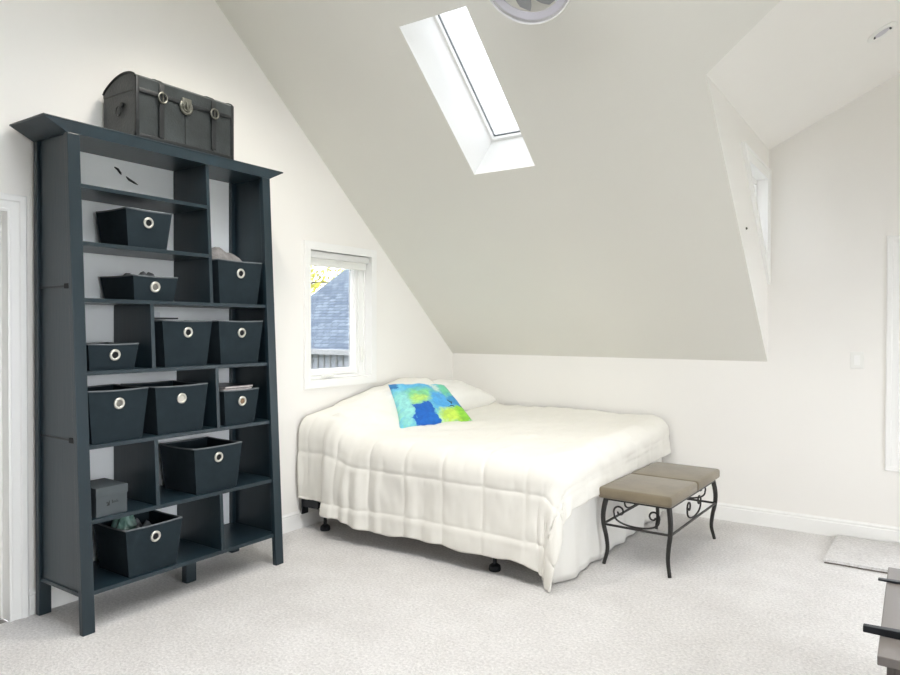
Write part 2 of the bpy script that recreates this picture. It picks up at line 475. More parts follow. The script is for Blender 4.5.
CAS = [(0.0, 0.0), (0.0, 0.014), (0.010, 0.017), (0.016, 0.012), (0.050, 0.015), (0.056, 0.021), (0.080, 0.023), (0.086, 0.018), (0.086, 0.0)]
FLAT = [(0.0, 0.0), (0.0, 0.016), (0.056, 0.018), (0.060, 0.016), (0.060, 0.0)]
P_left = lambda u, v, h: (h, u, v)          # wall_left: u=y, v=z
P_back = lambda u, v, h: (u, -h, v)         # wall_back: u=x
P_right = lambda u, v, h: (XR - h, u, v)
P_cheek = lambda u, v, h: (CX + h, u, v)

def ccw(r): return [(r[0], r[2]), (r[1], r[2]), (r[1], r[3]), (r[0], r[3])]

# ---- window_1: casement in the gable wall
w = struct(thing('window_1', 'white framed casement window beside the bed with raised white blind', 'window'))
bm = bmesh.new(); casing(bm, ccw(WIN_L), FLAT, P_left); link('casing', bm, M['trim'], w)
bm = bmesh.new(); reveal(bm, ccw(WIN_L), 0.002, -0.13, P_left); link('jamb', bm, M['trim'], w)
sash_o = (WIN_L[0] + 0.004, WIN_L[1] - 0.075, WIN_L[2] + 0.004, WIN_L[3] - 0.004)
bm = bmesh.new()   # fixed frame strips around the sash
panel_ring(bm, ccw((WIN_L[0] + .002, WIN_L[1] - .002, WIN_L[2] + .002, WIN_L[3] - .002)), 0.022, -0.05, -0.12, P_left)
box(bm, (-0.115, WIN_L[1] - 0.075, WIN_L[2] + 0.02), (-0.060, WIN_L[1] - 0.02, WIN_L[3] - 0.02), 0.003)
link('frame', bm, M['trim'], w)
sa = (WIN_L[0] + 0.024, WIN_L[1] - 0.078, WIN_L[2] + 0.026, WIN_L[3] - 0.024)
bm = bmesh.new()
casing(bm, ccw(sa), [(0, -0.12), (0, -0.066), (-0.006, -0.062), (-0.030, -0.062), (-0.034, -0.074), (-0.044, -0.078), (-0.048, -0.092), (-0.048, -0.12)], P_left)
sash = link('sash', bm, M['trim'], w)
bm = bmesh.new()
si = (sa[0] + .046, sa[1] - .046, sa[2] + .046, sa[3] - .046)
box(bm, (-0.104, si[0], si[2]), (-0.100, si[1], si[3])); link('pane', bm, M['dimmed'], sash)
# roller blind
bm = bmesh.new()
box(bm, (-0.050, WIN_L[0] + 0.012, 1.972), (-0.002, WIN_L[1] - 0.012, WIN_L[3] - 0.006), 0.006)
bl = link('blind', bm, M['blind'], w, True, 40)
bm = bmesh.new()
box(bm, (-0.042, WIN_L[0] + 0.016, 1.925), (-0.030, WIN_L[1] - 0.016, 1.975), 0.002)
box(bm, (-0.046, WIN_L[0] + 0.016, 1.914), (-0.026, WIN_L[1] - 0.016, 1.930), 0.004)
box(bm, (-0.030, -1.56, 1.945), (-0.022, -1.50, 1.951), 0.001)
link('blind_fabric', bm, M['white_plastic'], bl, True, 40)
# crank handle and latch
bm = bmesh.new()
box(bm, (-0.050, -1.72, 1.076), (-0.018, -1.60, 1.092), 0.006, 3)
tube(bm, [(-0.024, -1.70, 1.094), (-0.010, -1.68, 1.102), (-0.006, -1.63, 1.100), (-0.010, -1.60, 1.092)], 0.007, 8)
link('crank_handle', bm, M['white_plastic'], w, True, 50)
bm = bmesh.new()
box(bm, (-0.060, -1.262, 1.17), (-0.046, -1.240, 1.30), 0.004)
tube(bm, [(-0.048, -1.251, 1.19), (-0.034, -1.251, 1.20), (-0.030, -1.251, 1.25), (-0.034, -1.251, 1.285)], 0.006, 8)
link('latch', bm, M['white_plastic'], w, True, 50)

# ---- window_2: dormer window
w = struct(thing('window_2', 'large white framed window at the right edge on the dormer wall', 'window'))
bm = bmesh.new(); casing(bm, ccw(WIN_D), CAS, P_back); link('casing', bm, M['trim'], w)
bm = bmesh.new(); reveal(bm, ccw(WIN_D), 0.002, -0.13, P_back); link('jamb', bm, M['trim'], w)
bm = bmesh.new()
xm = (WIN_D[0] + WIN_D[1]) / 2
for r in ((WIN_D[0] + .004, xm - .003, WIN_D[2] + .004, WIN_D[3] - .004), (xm + .003, WIN_D[1] - .004, WIN_D[2] + .004, WIN_D[3] - .004)):
    casing(bm, ccw(r), [(0, -0.12), (0, -0.06), (-0.050, -0.06), (-0.055, -0.08), (-0.055, -0.12)], P_back)
sash = link('sash', bm, M['trim'], w)
bm = bmesh.new()
box(bm, (WIN_D[0] + .05, 0.098, WIN_D[2] + .05), (xm - .05, 0.102, WIN_D[3] - .05))
box(bm, (xm + .05, 0.098, WIN_D[2] + .05), (WIN_D[1] - .05, 0.102, WIN_D[3] - .05))
link('pane', bm, M['dormer_glass'], sash)

# ---- window_3: triangular window in the dormer cheek
w = struct(thing('window_3', 'triangular white window high on the dormer cheek', 'window'))
tri = TRI_IN
bm = bmesh.new(); casing(bm, tri, [(0, 0), (0, 0.014), (0.058, 0.016), (0.062, 0.022), (0.075, 0.022), (0.075, 0)], P_cheek); link('casing', bm, M['trim'], w)
bm = bmesh.new(); reveal(bm, tri, 0.002, -0.12, P_cheek); link('jamb', bm, M['trim'], w)
bm = bmesh.new(); panel_ring(bm, [(v.x, v.y) for v in offset_poly(tri, -0.002)], 0.04, -0.06, -0.11, P_cheek)
sash = link('sash', bm, M['trim'], w)
bm = bmesh.new(); q = offset_poly(tri, -0.036)
a = [bm.verts.new(P_cheek(v.x, v.y, -0.085)) for v in q]; bm.faces.new(a); link('pane', bm, M['cheek_glass'], sash)

# ---- window_4: skylight
w = struct(thing('window_4', 'tall narrow skylight set into the sloped ceiling', 'skylight'))
def P_slope(u, v, h):
    """u = x, v = y on the slope, h = depth up the shaft"""
    p = Vector(rs(u, v)) + rn * h
    return (p.x, p.y, p.z)
bm = bmesh.new(); reveal(bm, ccw(SKY), 0.0, 0.36, P_slope); link('shaft', bm, M['trim'], w)
bm = bmesh.new()
casing(bm, ccw(SKY), [(0, 0.36), (0, 0.42), (-0.016, 0.42), (-0.016, 0.36), (0, 0.36)], P_slope)
link('sash', bm, M['trim'], w)
bm = bmesh.new()
casing(bm, ccw((SKY[0] + .016, SKY[1] - .016, SKY[2] + .016, SKY[3] - .016)), [(0, 0.40), (0, 0.390), (-0.003, 0.390), (-0.003, 0.40)], P_slope)
link('gasket', bm, M['card'], w)
bm = bmesh.new()
q = ccw((SKY[0] + .018, SKY[1] - .018, SKY[2] + .018, SKY[3] - .018))
bm.faces.new([bm.verts.new(P_slope(u, v, 0.398)) for u, v in q]); link('pane', bm, M['tinted'], w)

# ---- added windows in the far gable wall (out of the picture, they light the room)
for i, r in enumerate(WIN_R):
    w = struct(thing('window_%d' % (5 + i), 'added white framed window in the far gable wall, out of view', 'window'))
    bm = bmesh.new(); casing(bm, ccw(r), CAS, P_right); link('casing', bm, M['trim'], w)
    bm = bmesh.new(); panel_ring(bm, ccw(r), 0.06, -0.04, -0.10, P_right); sash = link('sash', bm, M['trim'], w)
    bm = bmesh.new(); bm.faces.new([bm.verts.new(P_right(u, v, -0.07)) for u, v in ccw(r)]); link('pane', bm, M['glass'], sash)

def P_top(u, v, h): return (u, v, ZT + h)
for i, r in enumerate(SKYF):
    w = struct(thing('window_%d' % (7 + i), 'added roof window in the flat ceiling, out of view', 'skylight'))
    bm = bmesh.new(); reveal(bm, ccw(r), 0.0, 0.22, P_top); link('shaft', bm, M['trim'], w)
    bm = bmesh.new(); bm.faces.new([bm.verts.new(P_top(u, v, 0.20)) for u, v in ccw(r)]); link('pane', bm, M['glass'], w)

# ---- door_1
d = struct(thing('door_1', 'white door in stepped white casing left of the bookcase', 'door'))
bm = bmesh.new()
U = [(DOOR[1], 0), (DOOR[1], DOOR[3]), (DOOR[0], DOOR[3]), (DOOR[0], 0)]
casing(bm, U, CAS, P_left, closed=False); link('casing', bm, M['trim'], d)
bm = bmesh.new()
reveal(bm, U, 0.002, -0.12, P_left, closed=False)
casing(bm, U, [(0, -0.055), (-0.012, -0.055), (-0.012, -0.075), (0, -0.075)], P_left, closed=False)
link('jamb', bm, M['trim'], d)
bm = bmesh.new()
box(bm, (-0.118, DOOR[0] + .004, 0.008), (-0.078, DOOR[1] - .004, DOOR[3] - .004), 0.002)
for (a, b2) in ((0.2, 0.95), (1.1, 1.9)):
    casing(bm, ccw((DOOR[0] + .13, DOOR[1] - .13, a, b2)), [(0, -0.079), (0, -0.072), (-0.02, -0.074), (-0.03, -0.079)], P_left)
sl = link('door_slab', bm, M['trim'], d)
bm = bmesh.new()
lathe(bm, [(0.0, 0.0), (0.028, 0.0), (0.028, 0.006), (0.010, 0.010), (0.010, 0.035), (0.026, 0.045), (0.028, 0.058), (0.018, 0.07), (0, 0.072)], frame_mtx((-0.078, DOOR[0] + .07, 0.95), (1, 0, 0)), 24)
link('door_knob', bm, M['nickel'], sl, True, 50)
bm = bmesh.new()
box(bm, (-0.4, DOOR[0] - 0.3, -0.03), (0.0, DOOR[1] + 0.3, -0.002)); struct(link('trim_1', bm, M['greywood']))

# ------------------------------------------------------------------ bookcase
def fx(z): return 0.475 - 0.0517 * z        # leaning front plane
BY0, BY1 = -3.80, -2.565
bk = thing('bookcase', 'tall black open bookcase with leaning front posts, full of black fabric bins', 'bookcase', (0.2, -3.18, 0))
boff = Vector((-0.2, 3.18, 0))
def shift(bm):
    for v in bm.verts: v.co += boff
    return bm
def bpart(name, bm, m=None, smooth=False):
    return link(name, shift(bm), m or M['shelf'], bk, smooth, 40)
# posts: two front leaning, two back upright
for (ya, yb) in ((BY0, BY0 + 0.06), (BY1 - 0.06, BY1)):
    bm = bmesh.new(); th = 0.032
    hexa(bm, [(fx(0) - th, ya, 0), (fx(0), ya, 0), (fx(0), yb, 0), (fx(0) - th, yb, 0)],
         [(fx(2.376) - th, ya, 2.376), (fx(2.376), ya, 2.376), (fx(2.376), yb, 2.376), (fx(2.376) - th, yb, 2.376)], 0.003)
    bpart('front_post', bm)
    bm = bmesh.new(); box(bm, (0.024, ya, 0), (0.060, yb, 2.376), 0.003); bpart('back_post', bm)
# side panels and their rails
for s, yp in ((-1, BY0 + 0.022), (1, BY1 - 0.022)):
    bm = bmesh.new()
    y0, y1 = yp - 0.008, yp + 0.008
    hexa(bm, [(0.05, y0, 0.19), (fx(0.19) - .02, y0, 0.19), (fx(0.19) - .02, y1, 0.19), (0.05, y1, 0.19)],
         [(0.05, y0, 2.376), (fx(2.376) - .02, y0, 2.376), (fx(2.376) - .02, y1, 2.376), (0.05, y1, 2.376)])
    sp = bpart('side_panel', bm)
    for zc in (0.183, 0.91, 1.648):
        yo = yp + s * 0.014
        bm = bmesh.new(); hz = 0.010 if zc < 0.5 else 0.005
        box(bm, (0.05, min(yo, yp), zc - hz), (fx(zc) - 0.03, max(yo, yp), zc + hz), 0.002)
        rl_ = bpart('side_rail', bm, M['shelf'] if zc < 0.5 else M['black_metal'])
        if zc > 0.5:
            bm = bmesh.new()
            box(bm, (fx(zc) - 0.080, min(yo, yp) - (0.005 if s < 0 else 0), zc - 0.012), (fx(zc) - 0.035, max(yo, yp) + (0.005 if s > 0 else 0), zc + 0.012), 0.002)
            link('rail_end', shift(bm), M['hole'], rl_)
# crown
bm = bmesh.new()
xc = fx(2.376)
hexa(bm, [(0.024, BY0, 2.376), (xc, BY0, 2.376), (xc, BY1, 2.376), (0.024, BY1, 2.376)],
     [(0.020, -3.905, 2.430), (xc - 0.002, -3.905, 2.430), (xc - 0.002, -2.458, 2.430), (0.020, -2.458, 2.430)])
box(bm, (0.020, -3.908, 2.429), (xc, -2.455, 2.438), 0.002)
bpart('crown', bm)
# shelves
ZS = {1: 2.143, 2: 1.865, 3: 1.591, 4: 1.238, 5: 0.883, 6: 0.526, 7: 0.192}
YI0, YI1 = BY0 + 0.03, BY1 - 0.03
DIV = {'A': -3.013, 'B': -3.383, 'C': -2.995, 'D': -3.386, 'E': -2.995}
for k, z in ZS.items():
    bm = bmesh.new()
    y1 = DIV['A'] if k in (1, 2) else YI1
    th = 0.020
    hexa(bm, [(0.036, YI0, z - th), (fx(z - th) - .012, YI0, z - th), (fx(z - th) - .012, y1, z - th), (0.036, y1, z - th)],
         [(0.036, YI0, z), (fx(z) - .012, YI0, z), (fx(z) - .012, y1, z), (0.036, y1, z)], 0.0015)
    bpart('shelf', bm)
for k, (za, zb) in {'A': (ZS[3], 2.376), 'B': (ZS[4], ZS[3] - .02), 'C': (ZS[5], ZS[4] - .02), 'D': (ZS[6], ZS[5] - .02), 'E': (ZS[7], ZS[6] - .02)}.items():
    y = DIV[k]; bm = bmesh.new(); h = 0.0105
    hexa(bm, [(0.036, y - h, za), (fx(za) - .012, y - h, za), (fx(za) - .012, y + h, za), (0.036, y + h, za)],
         [(0.036, y - h, zb), (fx(zb) - .012, y - h, zb), (fx(zb) - .012, y + h, zb), (0.036, y + h, zb)], 0.0015)
    bpart('divider', bm)
bm = bmesh.new(); box(bm, (0.026, YI0 + .01, 0.19), (0.034, YI1 - .01, 2.376)); bp = bpart('back_panel', bm, M['backing'])
# torn slit in the white backing
bm = bmesh.new()
for pts in ([(-3.385, 2.330), (-3.368, 2.322), (-3.35, 2.302), (-3.345, 2.296)], [(-3.318, 2.290), (-3.30, 2.276), (-3.27, 2.264), (-3.248, 2.256)]):
    tube(bm, [(0.0355, y, z) for y, z in pts], [0.003, 0.007, 0.006, 0.002], 6)
link('tear', shift(bm), M['print'], bp)
bm = bmesh.new(); box(bm, (0.240, -3.115, 0), (0.286, -3.05, 0.175), 0.003); bpart('middle_leg', bm)

# ------------------------------------------------------------------ bins
def make_bin(name, label, xf, yl, yr_, z0, h, grom=None, depth=0.29, hole='hole'):
    """open tapered fabric box; xf = x of the front face at the base"""
    yc = (yl + yr_) / 2; w = (yr_ - yl)
    t = thing(name, label, 'storage bin', (xf - depth / 2, yc, z0), 0, 'black fabric bins in the bookcase')
    tx, ty = 0.016, 0.022 * min(1, h / 0.24) + 0.004
    wb = w / 2 - ty; wt = w / 2; db = depth / 2 - 0.0; dt = depth / 2 + tx
    rnd = random.Random(hash_name(label))
    bm = bmesh.new()
    n = 10
    def ring(f, ins, sag=True):
        hw = wb + (wt - wb) * f - ins; hd = db + (dt - db) * f - ins
        if z0 > 0.8: hdb = hd
        pts = []
        cs = [(hd, -hw), (hd, hw), (-hd, hw), (-hd, -hw)]
        for i in range(4):
            a, b = cs[i], cs[(i + 1) % 4]
            for k in range(n):
                s = k / n; bow = math.sin(PI * s)
                px = a[0] + (b[0] - a[0]) * s; py = a[1] + (b[1] - a[1]) * s
                nrm = [(1, 0), (0, 1), (-1, 0), (0, -1)][i]
                bb = 0.005 * bow * math.sin(PI * min(1, f)) * (1 if i % 2 == 0 else 0.6)
                pts.append((px + nrm[0] * bb, py + nrm[1] * bb, h * f - (0.004 * bow if sag and f > 0.9 else 0)))
        return pts
    levels = [(0, 0), (0.05, 0), (0.3, 0), (0.6, 0), (0.85, 0), (1, 0), (1, 0.005), (0.6, 0.005), (0.06, 0.005)]
    rings = [[bm.verts.new(p) for p in ring(f, i)] for f, i in levels]
    for a, b in zip(rings[:-1], rings[1:]):
        m = len(a)
        for k in range(m): bm.faces.new((a[k], a[(k + 1) % m], b[(k + 1) % m], b[k]))
    bm.faces.new(rings[0][::-1]); bm.faces.new(rings[-1])
    link('bin_body', bm, M['bin'], t, True, 35)
    bm = bmesh.new()
    tube(bm, [(p[0], p[1], p[2]) for p in ring(1, 0.002)], 0.0045, 6, closed=True)
    link('rim_piping', bm, M['bin_rim'], t, True)
    if grom:
        gy, gz = grom[0] - yc, grom[1] - z0
        gx = db + (dt - db) * gz / h + 0.005 * math.sin(PI * gz / h)
        mt = frame_mtx((gx - 0.002, gy, gz), (1, 0, -tx / h))
        bm = bmesh.new()
        lathe(bm, [(0.0165, 0.001), (0.0165, 0.006), (0.020, 0.0085), (0.026, 0.008), (0.029, 0.004), (0.029, 0.0)], mt, 28)
        gr = link('grommet', bm, M['nickel'], t, True)
        bm = bmesh.new(); lathe(bm, [(0, 0.0025), (0.017, 0.0025)], mt, 28); link('hole', bm, M[hole], gr)
    return t
def hash_name(s): return sum(ord(c) * (i + 1) for i, c in enumerate(s))

def XF(k): return fx(ZS[k]) - 0.012 - 0.024
make_bin('storage_bin', 'topmost black fabric bin, on the second shelf down left of the tall column', XF(2), -3.512, -3.250, ZS[2], 0.196, (-3.387, 1.997), 0.25)
make_bin('storage_bin', 'low wide black bin with grey cloth showing over its rim', XF(3), -3.482, -3.225, ZS[3], 0.128, (-3.358, 1.663), 0.28, 'hole_grey')
make_bin('storage_bin', 'black fabric bin heaped with a grey knitted blanket', XF(3), -2.967, -2.645, ZS[3], 0.252, (-2.805, 1.771))
make_bin('storage_bin', 'smallest black bin, tucked against the left post at mid height', XF(4), -3.725, -3.465, ZS[4], 0.130, (-3.59, 1.313), 0.26)
make_bin('storage_bin', 'black fabric bin with papers sticking up behind its rim', XF(4), -3.33, -3.02, ZS[4], 0.250, (-3.175, 1.424))
make_bin('storage_bin', 'black fabric bin directly below the one holding the grey blanket', XF(4), -2.975, -2.655, ZS[4], 0.252, (-2.813, 1.42))
make_bin('storage_bin', 'large black bin directly below the smallest bin, against the left post', XF(5), -3.735, -3.423, ZS[5], 0.257, (-3.58, 1.072), 0.29, 'hole_grey')
make_bin('storage_bin', 'large black bin in the middle of the fifth shelf, left of the magazine bin', XF(5), -3.385, -3.062, ZS[5], 0.255, (-3.228, 1.068), 0.29, 'nickel')
make_bin('storage_bin', 'narrow black bin filled with magazines', XF(5), -2.955, -2.701, ZS[5], 0.203, (-2.825, 1.019), 0.27, 'hole_brown')
make_bin('storage_bin', 'empty black bin alone in the wide compartment above the bottom row', XF(6), -3.165, -2.842, ZS[6], 0.256, (-3.005, 0.718))
make_bin('storage_bin', 'black bin on the bottom shelf holding green plastic and grey cloth', XF(7), -3.570, -3.251, ZS[7], 0.243, (-3.408, 0.372), 0.27)

# ---- crumpled cloth heaps
def heap(name, cx, cy, z0, rx, ry, h, m, seed=0, rough=0.3, skew=(0, 0), pw=2.2):
    bm = bmesh.new(); nr, na = 14, 36
    def pt(r, a):
        x, y = r * math.cos(a), r * math.sin(a)
        n = noise.noise(Vector((x * 3.1 + seed, y * 3.1, seed * 0.7))) + 0.5 * noise.noise(Vector((x * 7 + seed, y * 7, 3.3)))
        base = (1 - r ** pw)
        z = h * base * (1 + rough * n + skew[0] * x + skew[1] * y)
        k = (max(abs(math.cos(a)), abs(math.sin(a)))) ** -0.55
        return (cx + x * rx * k, cy + y * ry * k, z0 + max(0, z))
    c = bm.verts.new(pt(0, 0)); prev = None
    for i in range(1, nr + 1):
        ring = [bm.verts.new(pt(i / nr, 2 * PI * k / na)) for k in range(na)]
        for k in range(na):
            if prev is None: bm.faces.new((c, ring[k], ring[(k + 1) % na]))
            else: bm.faces.new((prev[k], ring[k], ring[(k + 1) % na], prev[(k + 1) % na]))
        prev = ring
    bm.faces.new(prev[::-1])
    return link(name, bm, m, None, True, 70)
tag(heap('knitted_blanket', XF(3) - 0.145, -2.815, ZS[3] + 0.17, 0.135, 0.150, 0.150, M['grey_knit'], 2, 0.10, (-0.15, -0.30), 4.0), 'grey knitted blanket heaped in a black bin in the tall right column', 'blanket')
tag(heap('grey_cloth', XF(3) - 0.14, -3.355, ZS[3] + 0.05, 0.120, 0.108, 0.100, M['grey_cloth'], 5, 0.3, (0, 0.15), 3.0), 'crumpled dark grey cloth in the low wide bin near the top', 'cloth')
tag(heap('grey_cloth', XF(7) - 0.13, -3.41, ZS[7] + 0.10, 0.115, 0.135, 0.115, M['grey_cloth'], 9, 0.5), 'grey cloth stuffed in the bin on the bottom shelf', 'cloth')
tag(heap('plastic_wrap', XF(7) - 0.17, -3.47, ZS[7] + 0.185, 0.065, 0.075, 0.095, M['green_plastic'], 4, 0.9), 'crumpled clear green plastic on grey cloth in the bottom bin', 'plastic')

# ---- papers and magazines
def sheet_stack(name, label, cat, c, size, rot, cover, group=None):
    t = thing(name, label, cat, c, 0, group); t.rotation_euler = rot
    bm = bmesh.new(); box(bm, (-size[0] / 2 + .002, -size[1] / 2 + .002, 0.0012), (size[0] / 2 - .002, size[1] / 2 - .001, size[2] - 0.0012)); link('pages', bm, M['paper'], t)
    bm = bmesh.new()
    box(bm, (-size[0] / 2, -size[1] / 2, size[2] - 0.0012), (size[0] / 2, size[1] / 2, size[2]))
    box(bm, (-size[0] / 2, -size[1] / 2, 0), (size[0] / 2, size[1] / 2, 0.0012))
    box(bm, (-size[0] / 2, -size[1] / 2, 0), (-size[0] / 2 + 0.0015, size[1] / 2, size[2]))
    link('cover', bm, cover, t)
    return t
xm_ = XF(5) - 0.135
sheet_stack('magazine', 'topmost magazine with dark cover lying in the narrow bin', 'magazine', (xm_, -2.828, ZS[5] + 0.213), (0.25, 0.205, 0.012), (0, 0.0, 0.03), M['cover'], 'magazines in the narrow bin')
sheet_stack('magazine', 'pale magazine just under the dark covered one in the narrow bin', 'magazine', (xm_, -2.832, ZS[5] + 0.196), (0.25, 0.20, 0.014), (0, 0.0, -0.02), M['paper'], 'magazines in the narrow bin')
bm = bmesh.new(); box(bm, (XF(5) - .255, -2.916, ZS[5] + 0.008), (XF(5) - 0.016, -2.742, ZS[5] + 0.194), 0.002)
tag(link('paper_stack', bm, M['paper'], None), 'stack of loose papers filling the narrow bin under the magazines', 'papers')
bm = bmesh.new()
box(bm, (-0.004, -0.062, 0), (0.004, 0.062, 0.29), 0.001)
o = link('paper_pad', bm, M['paper_white'], None)
tag(o, 'pale writing pad standing up inside the bin beside the divider', 'paper pad'); o.location = (0.125, -3.235, ZS[4] + 0.008); 
bm = bmesh.new(); box(bm, (-0.10, -0.085, 0), (0.02, 0.075, 0.008), 0.001)
o = link('folder', bm, M['cover'], None); tag(o, 'thin black folder jutting up at the rim of the bin with papers', 'folder'); o.location = (0.245, -3.225, ZS[4] + 0.2585)

# ---- small card box with a printed mark
t = thing('gift_box', 'small dark grey card box with a printed mark beside the left post', 'box', (0.305, -3.62, ZS[6]), 0)
bm = bmesh.new(); box(bm, (-0.105, -0.079, 0), (0.105, 0.079, 0.105), 0.001); link('box_base', bm, M['card'], t)
bm = bmesh.new(); box(bm, (-0.108, -0.082, 0.098), (0.108, 0.082, 0.141), 0.0015); link('box_lid', bm, M['card'], t)
bm = bmesh.new()
X_ = 0.1056
def mark(pts): bm.faces.new([bm.verts.new((X_, p[0], p[1])) for p in pts])
mark([(-0.028, 0.048), (-0.012, 0.048), (-0.012, 0.074)]); mark([(-0.028, 0.060), (-0.021, 0.060), (-0.021, 0.067), (-0.028, 0.067)])
yy = 0.0
for wd, hh in ((0.004, 0.016), (0.003, 0.010), (0.003, 0.010), (0.003, 0.010), (0.003, 0.014), (0.003, 0.010)):
    mark([(yy, 0.057), (yy + wd, 0.057), (yy + wd, 0.057 + hh), (yy, 0.057 + hh)]); yy += wd + 0.0025
link('printed_mark', bm, M['print'], t)

# ------------------------------------------------------------------ leather trunk on the bookcase
ZB = 2.4385
tk = thing('leather_trunk', 'dark leather domed trunk with buckled straps on top of the bookcase', 'trunk', (0.18, -3.137, ZB))
to = Vector((-0.18, 3.137, -ZB))
def tpart(name, bm, m, par=None, smooth=True, ang=40):
    for v in bm.verts: v.co += to
    return link(name, bm, m, par or tk, smooth, ang)
TY0, TY1 = -3.443, -2.832
XB_, XFt = 0.03, 0.335
def dome(n=18, dx=0.0, dz=0.0):
    P = [(XFt + dx, 2.752)]
    for i in range(1, n):
        t_ = i / n
        x = XFt + (XB_ - XFt) * t_
        z = 2.752 + (2.708 - 2.752) * t_ + 0.050 * math.sin(PI * t_ ** 0.9) ** 0.7
        P.append((x, z + dz))
    P.append((XB_ - dx * 0, 2.708))
    return P
def extrude_xz(bm, prof, y0, y1, bev=0):
    a = [bm.verts.new((x, y0, z)) for x, z in prof]; b = [bm.verts.new((x, y1, z)) for x, z in prof]
    n = len(prof)
    for i in range(n): bm.faces.new((a[i], a[(i + 1) % n], b[(i + 1) % n], b[i]))
    bm.faces.new(a[::-1]); bm.faces.new(b)
SEAM = 2.686
bm = bmesh.new(); extrude_xz(bm, [(XB_, ZB), (XFt, ZB), (XFt, SEAM), (XB_, SEAM)], TY0 + .003, TY1 - .003); tpart('trunk_body', bm, M['leather'])
bm = bmesh.new(); extrude_xz(bm, [(XB_, SEAM + .001), (XFt + .005, SEAM + .001)] + [(x + (.005 if i == 0 else 0), z) for i, (x, z) in enumerate(dome())], TY0, TY1); tpart('trunk_lid', bm, M['leather'])
bm = bmesh.new()   # edging strips
for y0, y1 in ((TY0 - .002, TY0 + .016), (TY1 - .016, TY1 + .002)):
    box(bm, (XFt - .012, y0, ZB), (XFt + .009, y1, 2.755), 0.002)
box(bm, (XFt - .01, TY0 - .002, ZB), (XFt + .008, TY1 + .002, ZB + .022), 0.002)
for y in (TY0 - .001, TY1 + .001):
    tube(bm, [(x, y, z) for x, z in dome()], 0.006, 6)
tpart('edging', bm, M['leather_edge'])
bm = bmesh.new(); box(bm, (XFt - .002, TY0 + .016, SEAM - .012), (XFt + .009, TY1 - .016, SEAM + .010), 0.003); tpart('lid_band', bm, M['leather_edge'])
bm = bmesh.new(); box(bm, (XFt - .002, -3.153, ZB + .02), (XFt + .0025, -3.149, SEAM - .012)); tpart('front_seam', bm, M['leather_edge'])
for yc, zb in ((-3.30, 2.462), (-2.972, 2.474)):
    bm = bmesh.new(); w2 = 0.015
    # strap over the dome, down the front, tapered loose end
    P = [(x, z + .004) for x, z in dome()][::-1] + [(XFt + .012, 2.74), (XFt + .013, 2.70), (XFt + .016, 2.655), (XFt + .013, 2.60), (XFt + .011, 2.54), (XFt + .012, zb)]
    va = [bm.verts.new((x, yc - w2, z)) for x, z in P]; vb = [bm.verts.new((x, yc + w2, z)) for x, z in P]
    vc = [bm.verts.new((x - .0055, yc - w2, z - .002)) for x, z in P]; vd = [bm.verts.new((x - .0055, yc + w2, z - .002)) for x, z in P]
    for i in range(len(P) - 1):
        for A, B in ((va, vb), (vd, vc), (vc, va), (vb, vd)):
            bm.faces.new((A[i], B[i], B[i + 1], A[i + 1]))
    bm.faces.new((va[-1], vb[-1], vd[-1], vc[-1]))
    st = tpart('strap', bm, M['leather_edge'], None, True, 50)
    bm = bmesh.new(); box(bm, (XFt, yc - .008, ZB + .012), (XFt + .008, yc + .010, zb + .015), 0.003); tpart('strap_tab', bm, M['leather'], st)
    bm = bmesh.new()
    cz = 2.672
    rr = [(XFt + .020, yc + 0.025 * math.cos(a) * (1.0), cz + 0.027 * math.sin(a)) for a in [2 * PI * k / 24 for k in range(24)]]
    tube(bm, rr, 0.0048, 8, closed=True)
    tube(bm, [(XFt + .020, yc, cz + .026), (XFt + .022, yc, cz - .024)], 0.003, 6)
    tpart('buckle', bm, M['pewter'], st)
bm = bmesh.new()
mt = frame_mtx((XFt + .006, -3.149, 2.664), (1, 0, 0))
lathe(bm, [(0.0, 0.004), (0.012, 0.004), (0.014, 0.010), (0.022, 0.011), (0.026, 0.006), (0.036, 0.008), (0.041, 0.004), (0.041, 0.0)], mt, 28)
box(bm, (XFt + .004, -3.178, 2.672), (XFt + .016, -3.120, 2.712), 0.004)
box(bm, (XFt + .010, -3.156, 2.650), (XFt + .022, -3.142, 2.690), 0.003)
tpart('lock', bm, M['pewter'])
bm = bmesh.new()
tube(bm, [(0.185 + .022 * math.cos(a), TY0 - .006, 2.592 + .026 * math.sin(a)) for a in [2 * PI * k / 20 for k in range(20)]], 0.0035, 8, closed=True)
box(bm, (0.200, TY0 - .010, 2.612), (0.222, TY0 + .002, 2.634), 0.003)
tpart('ring_handle', bm, M['leather_edge'])

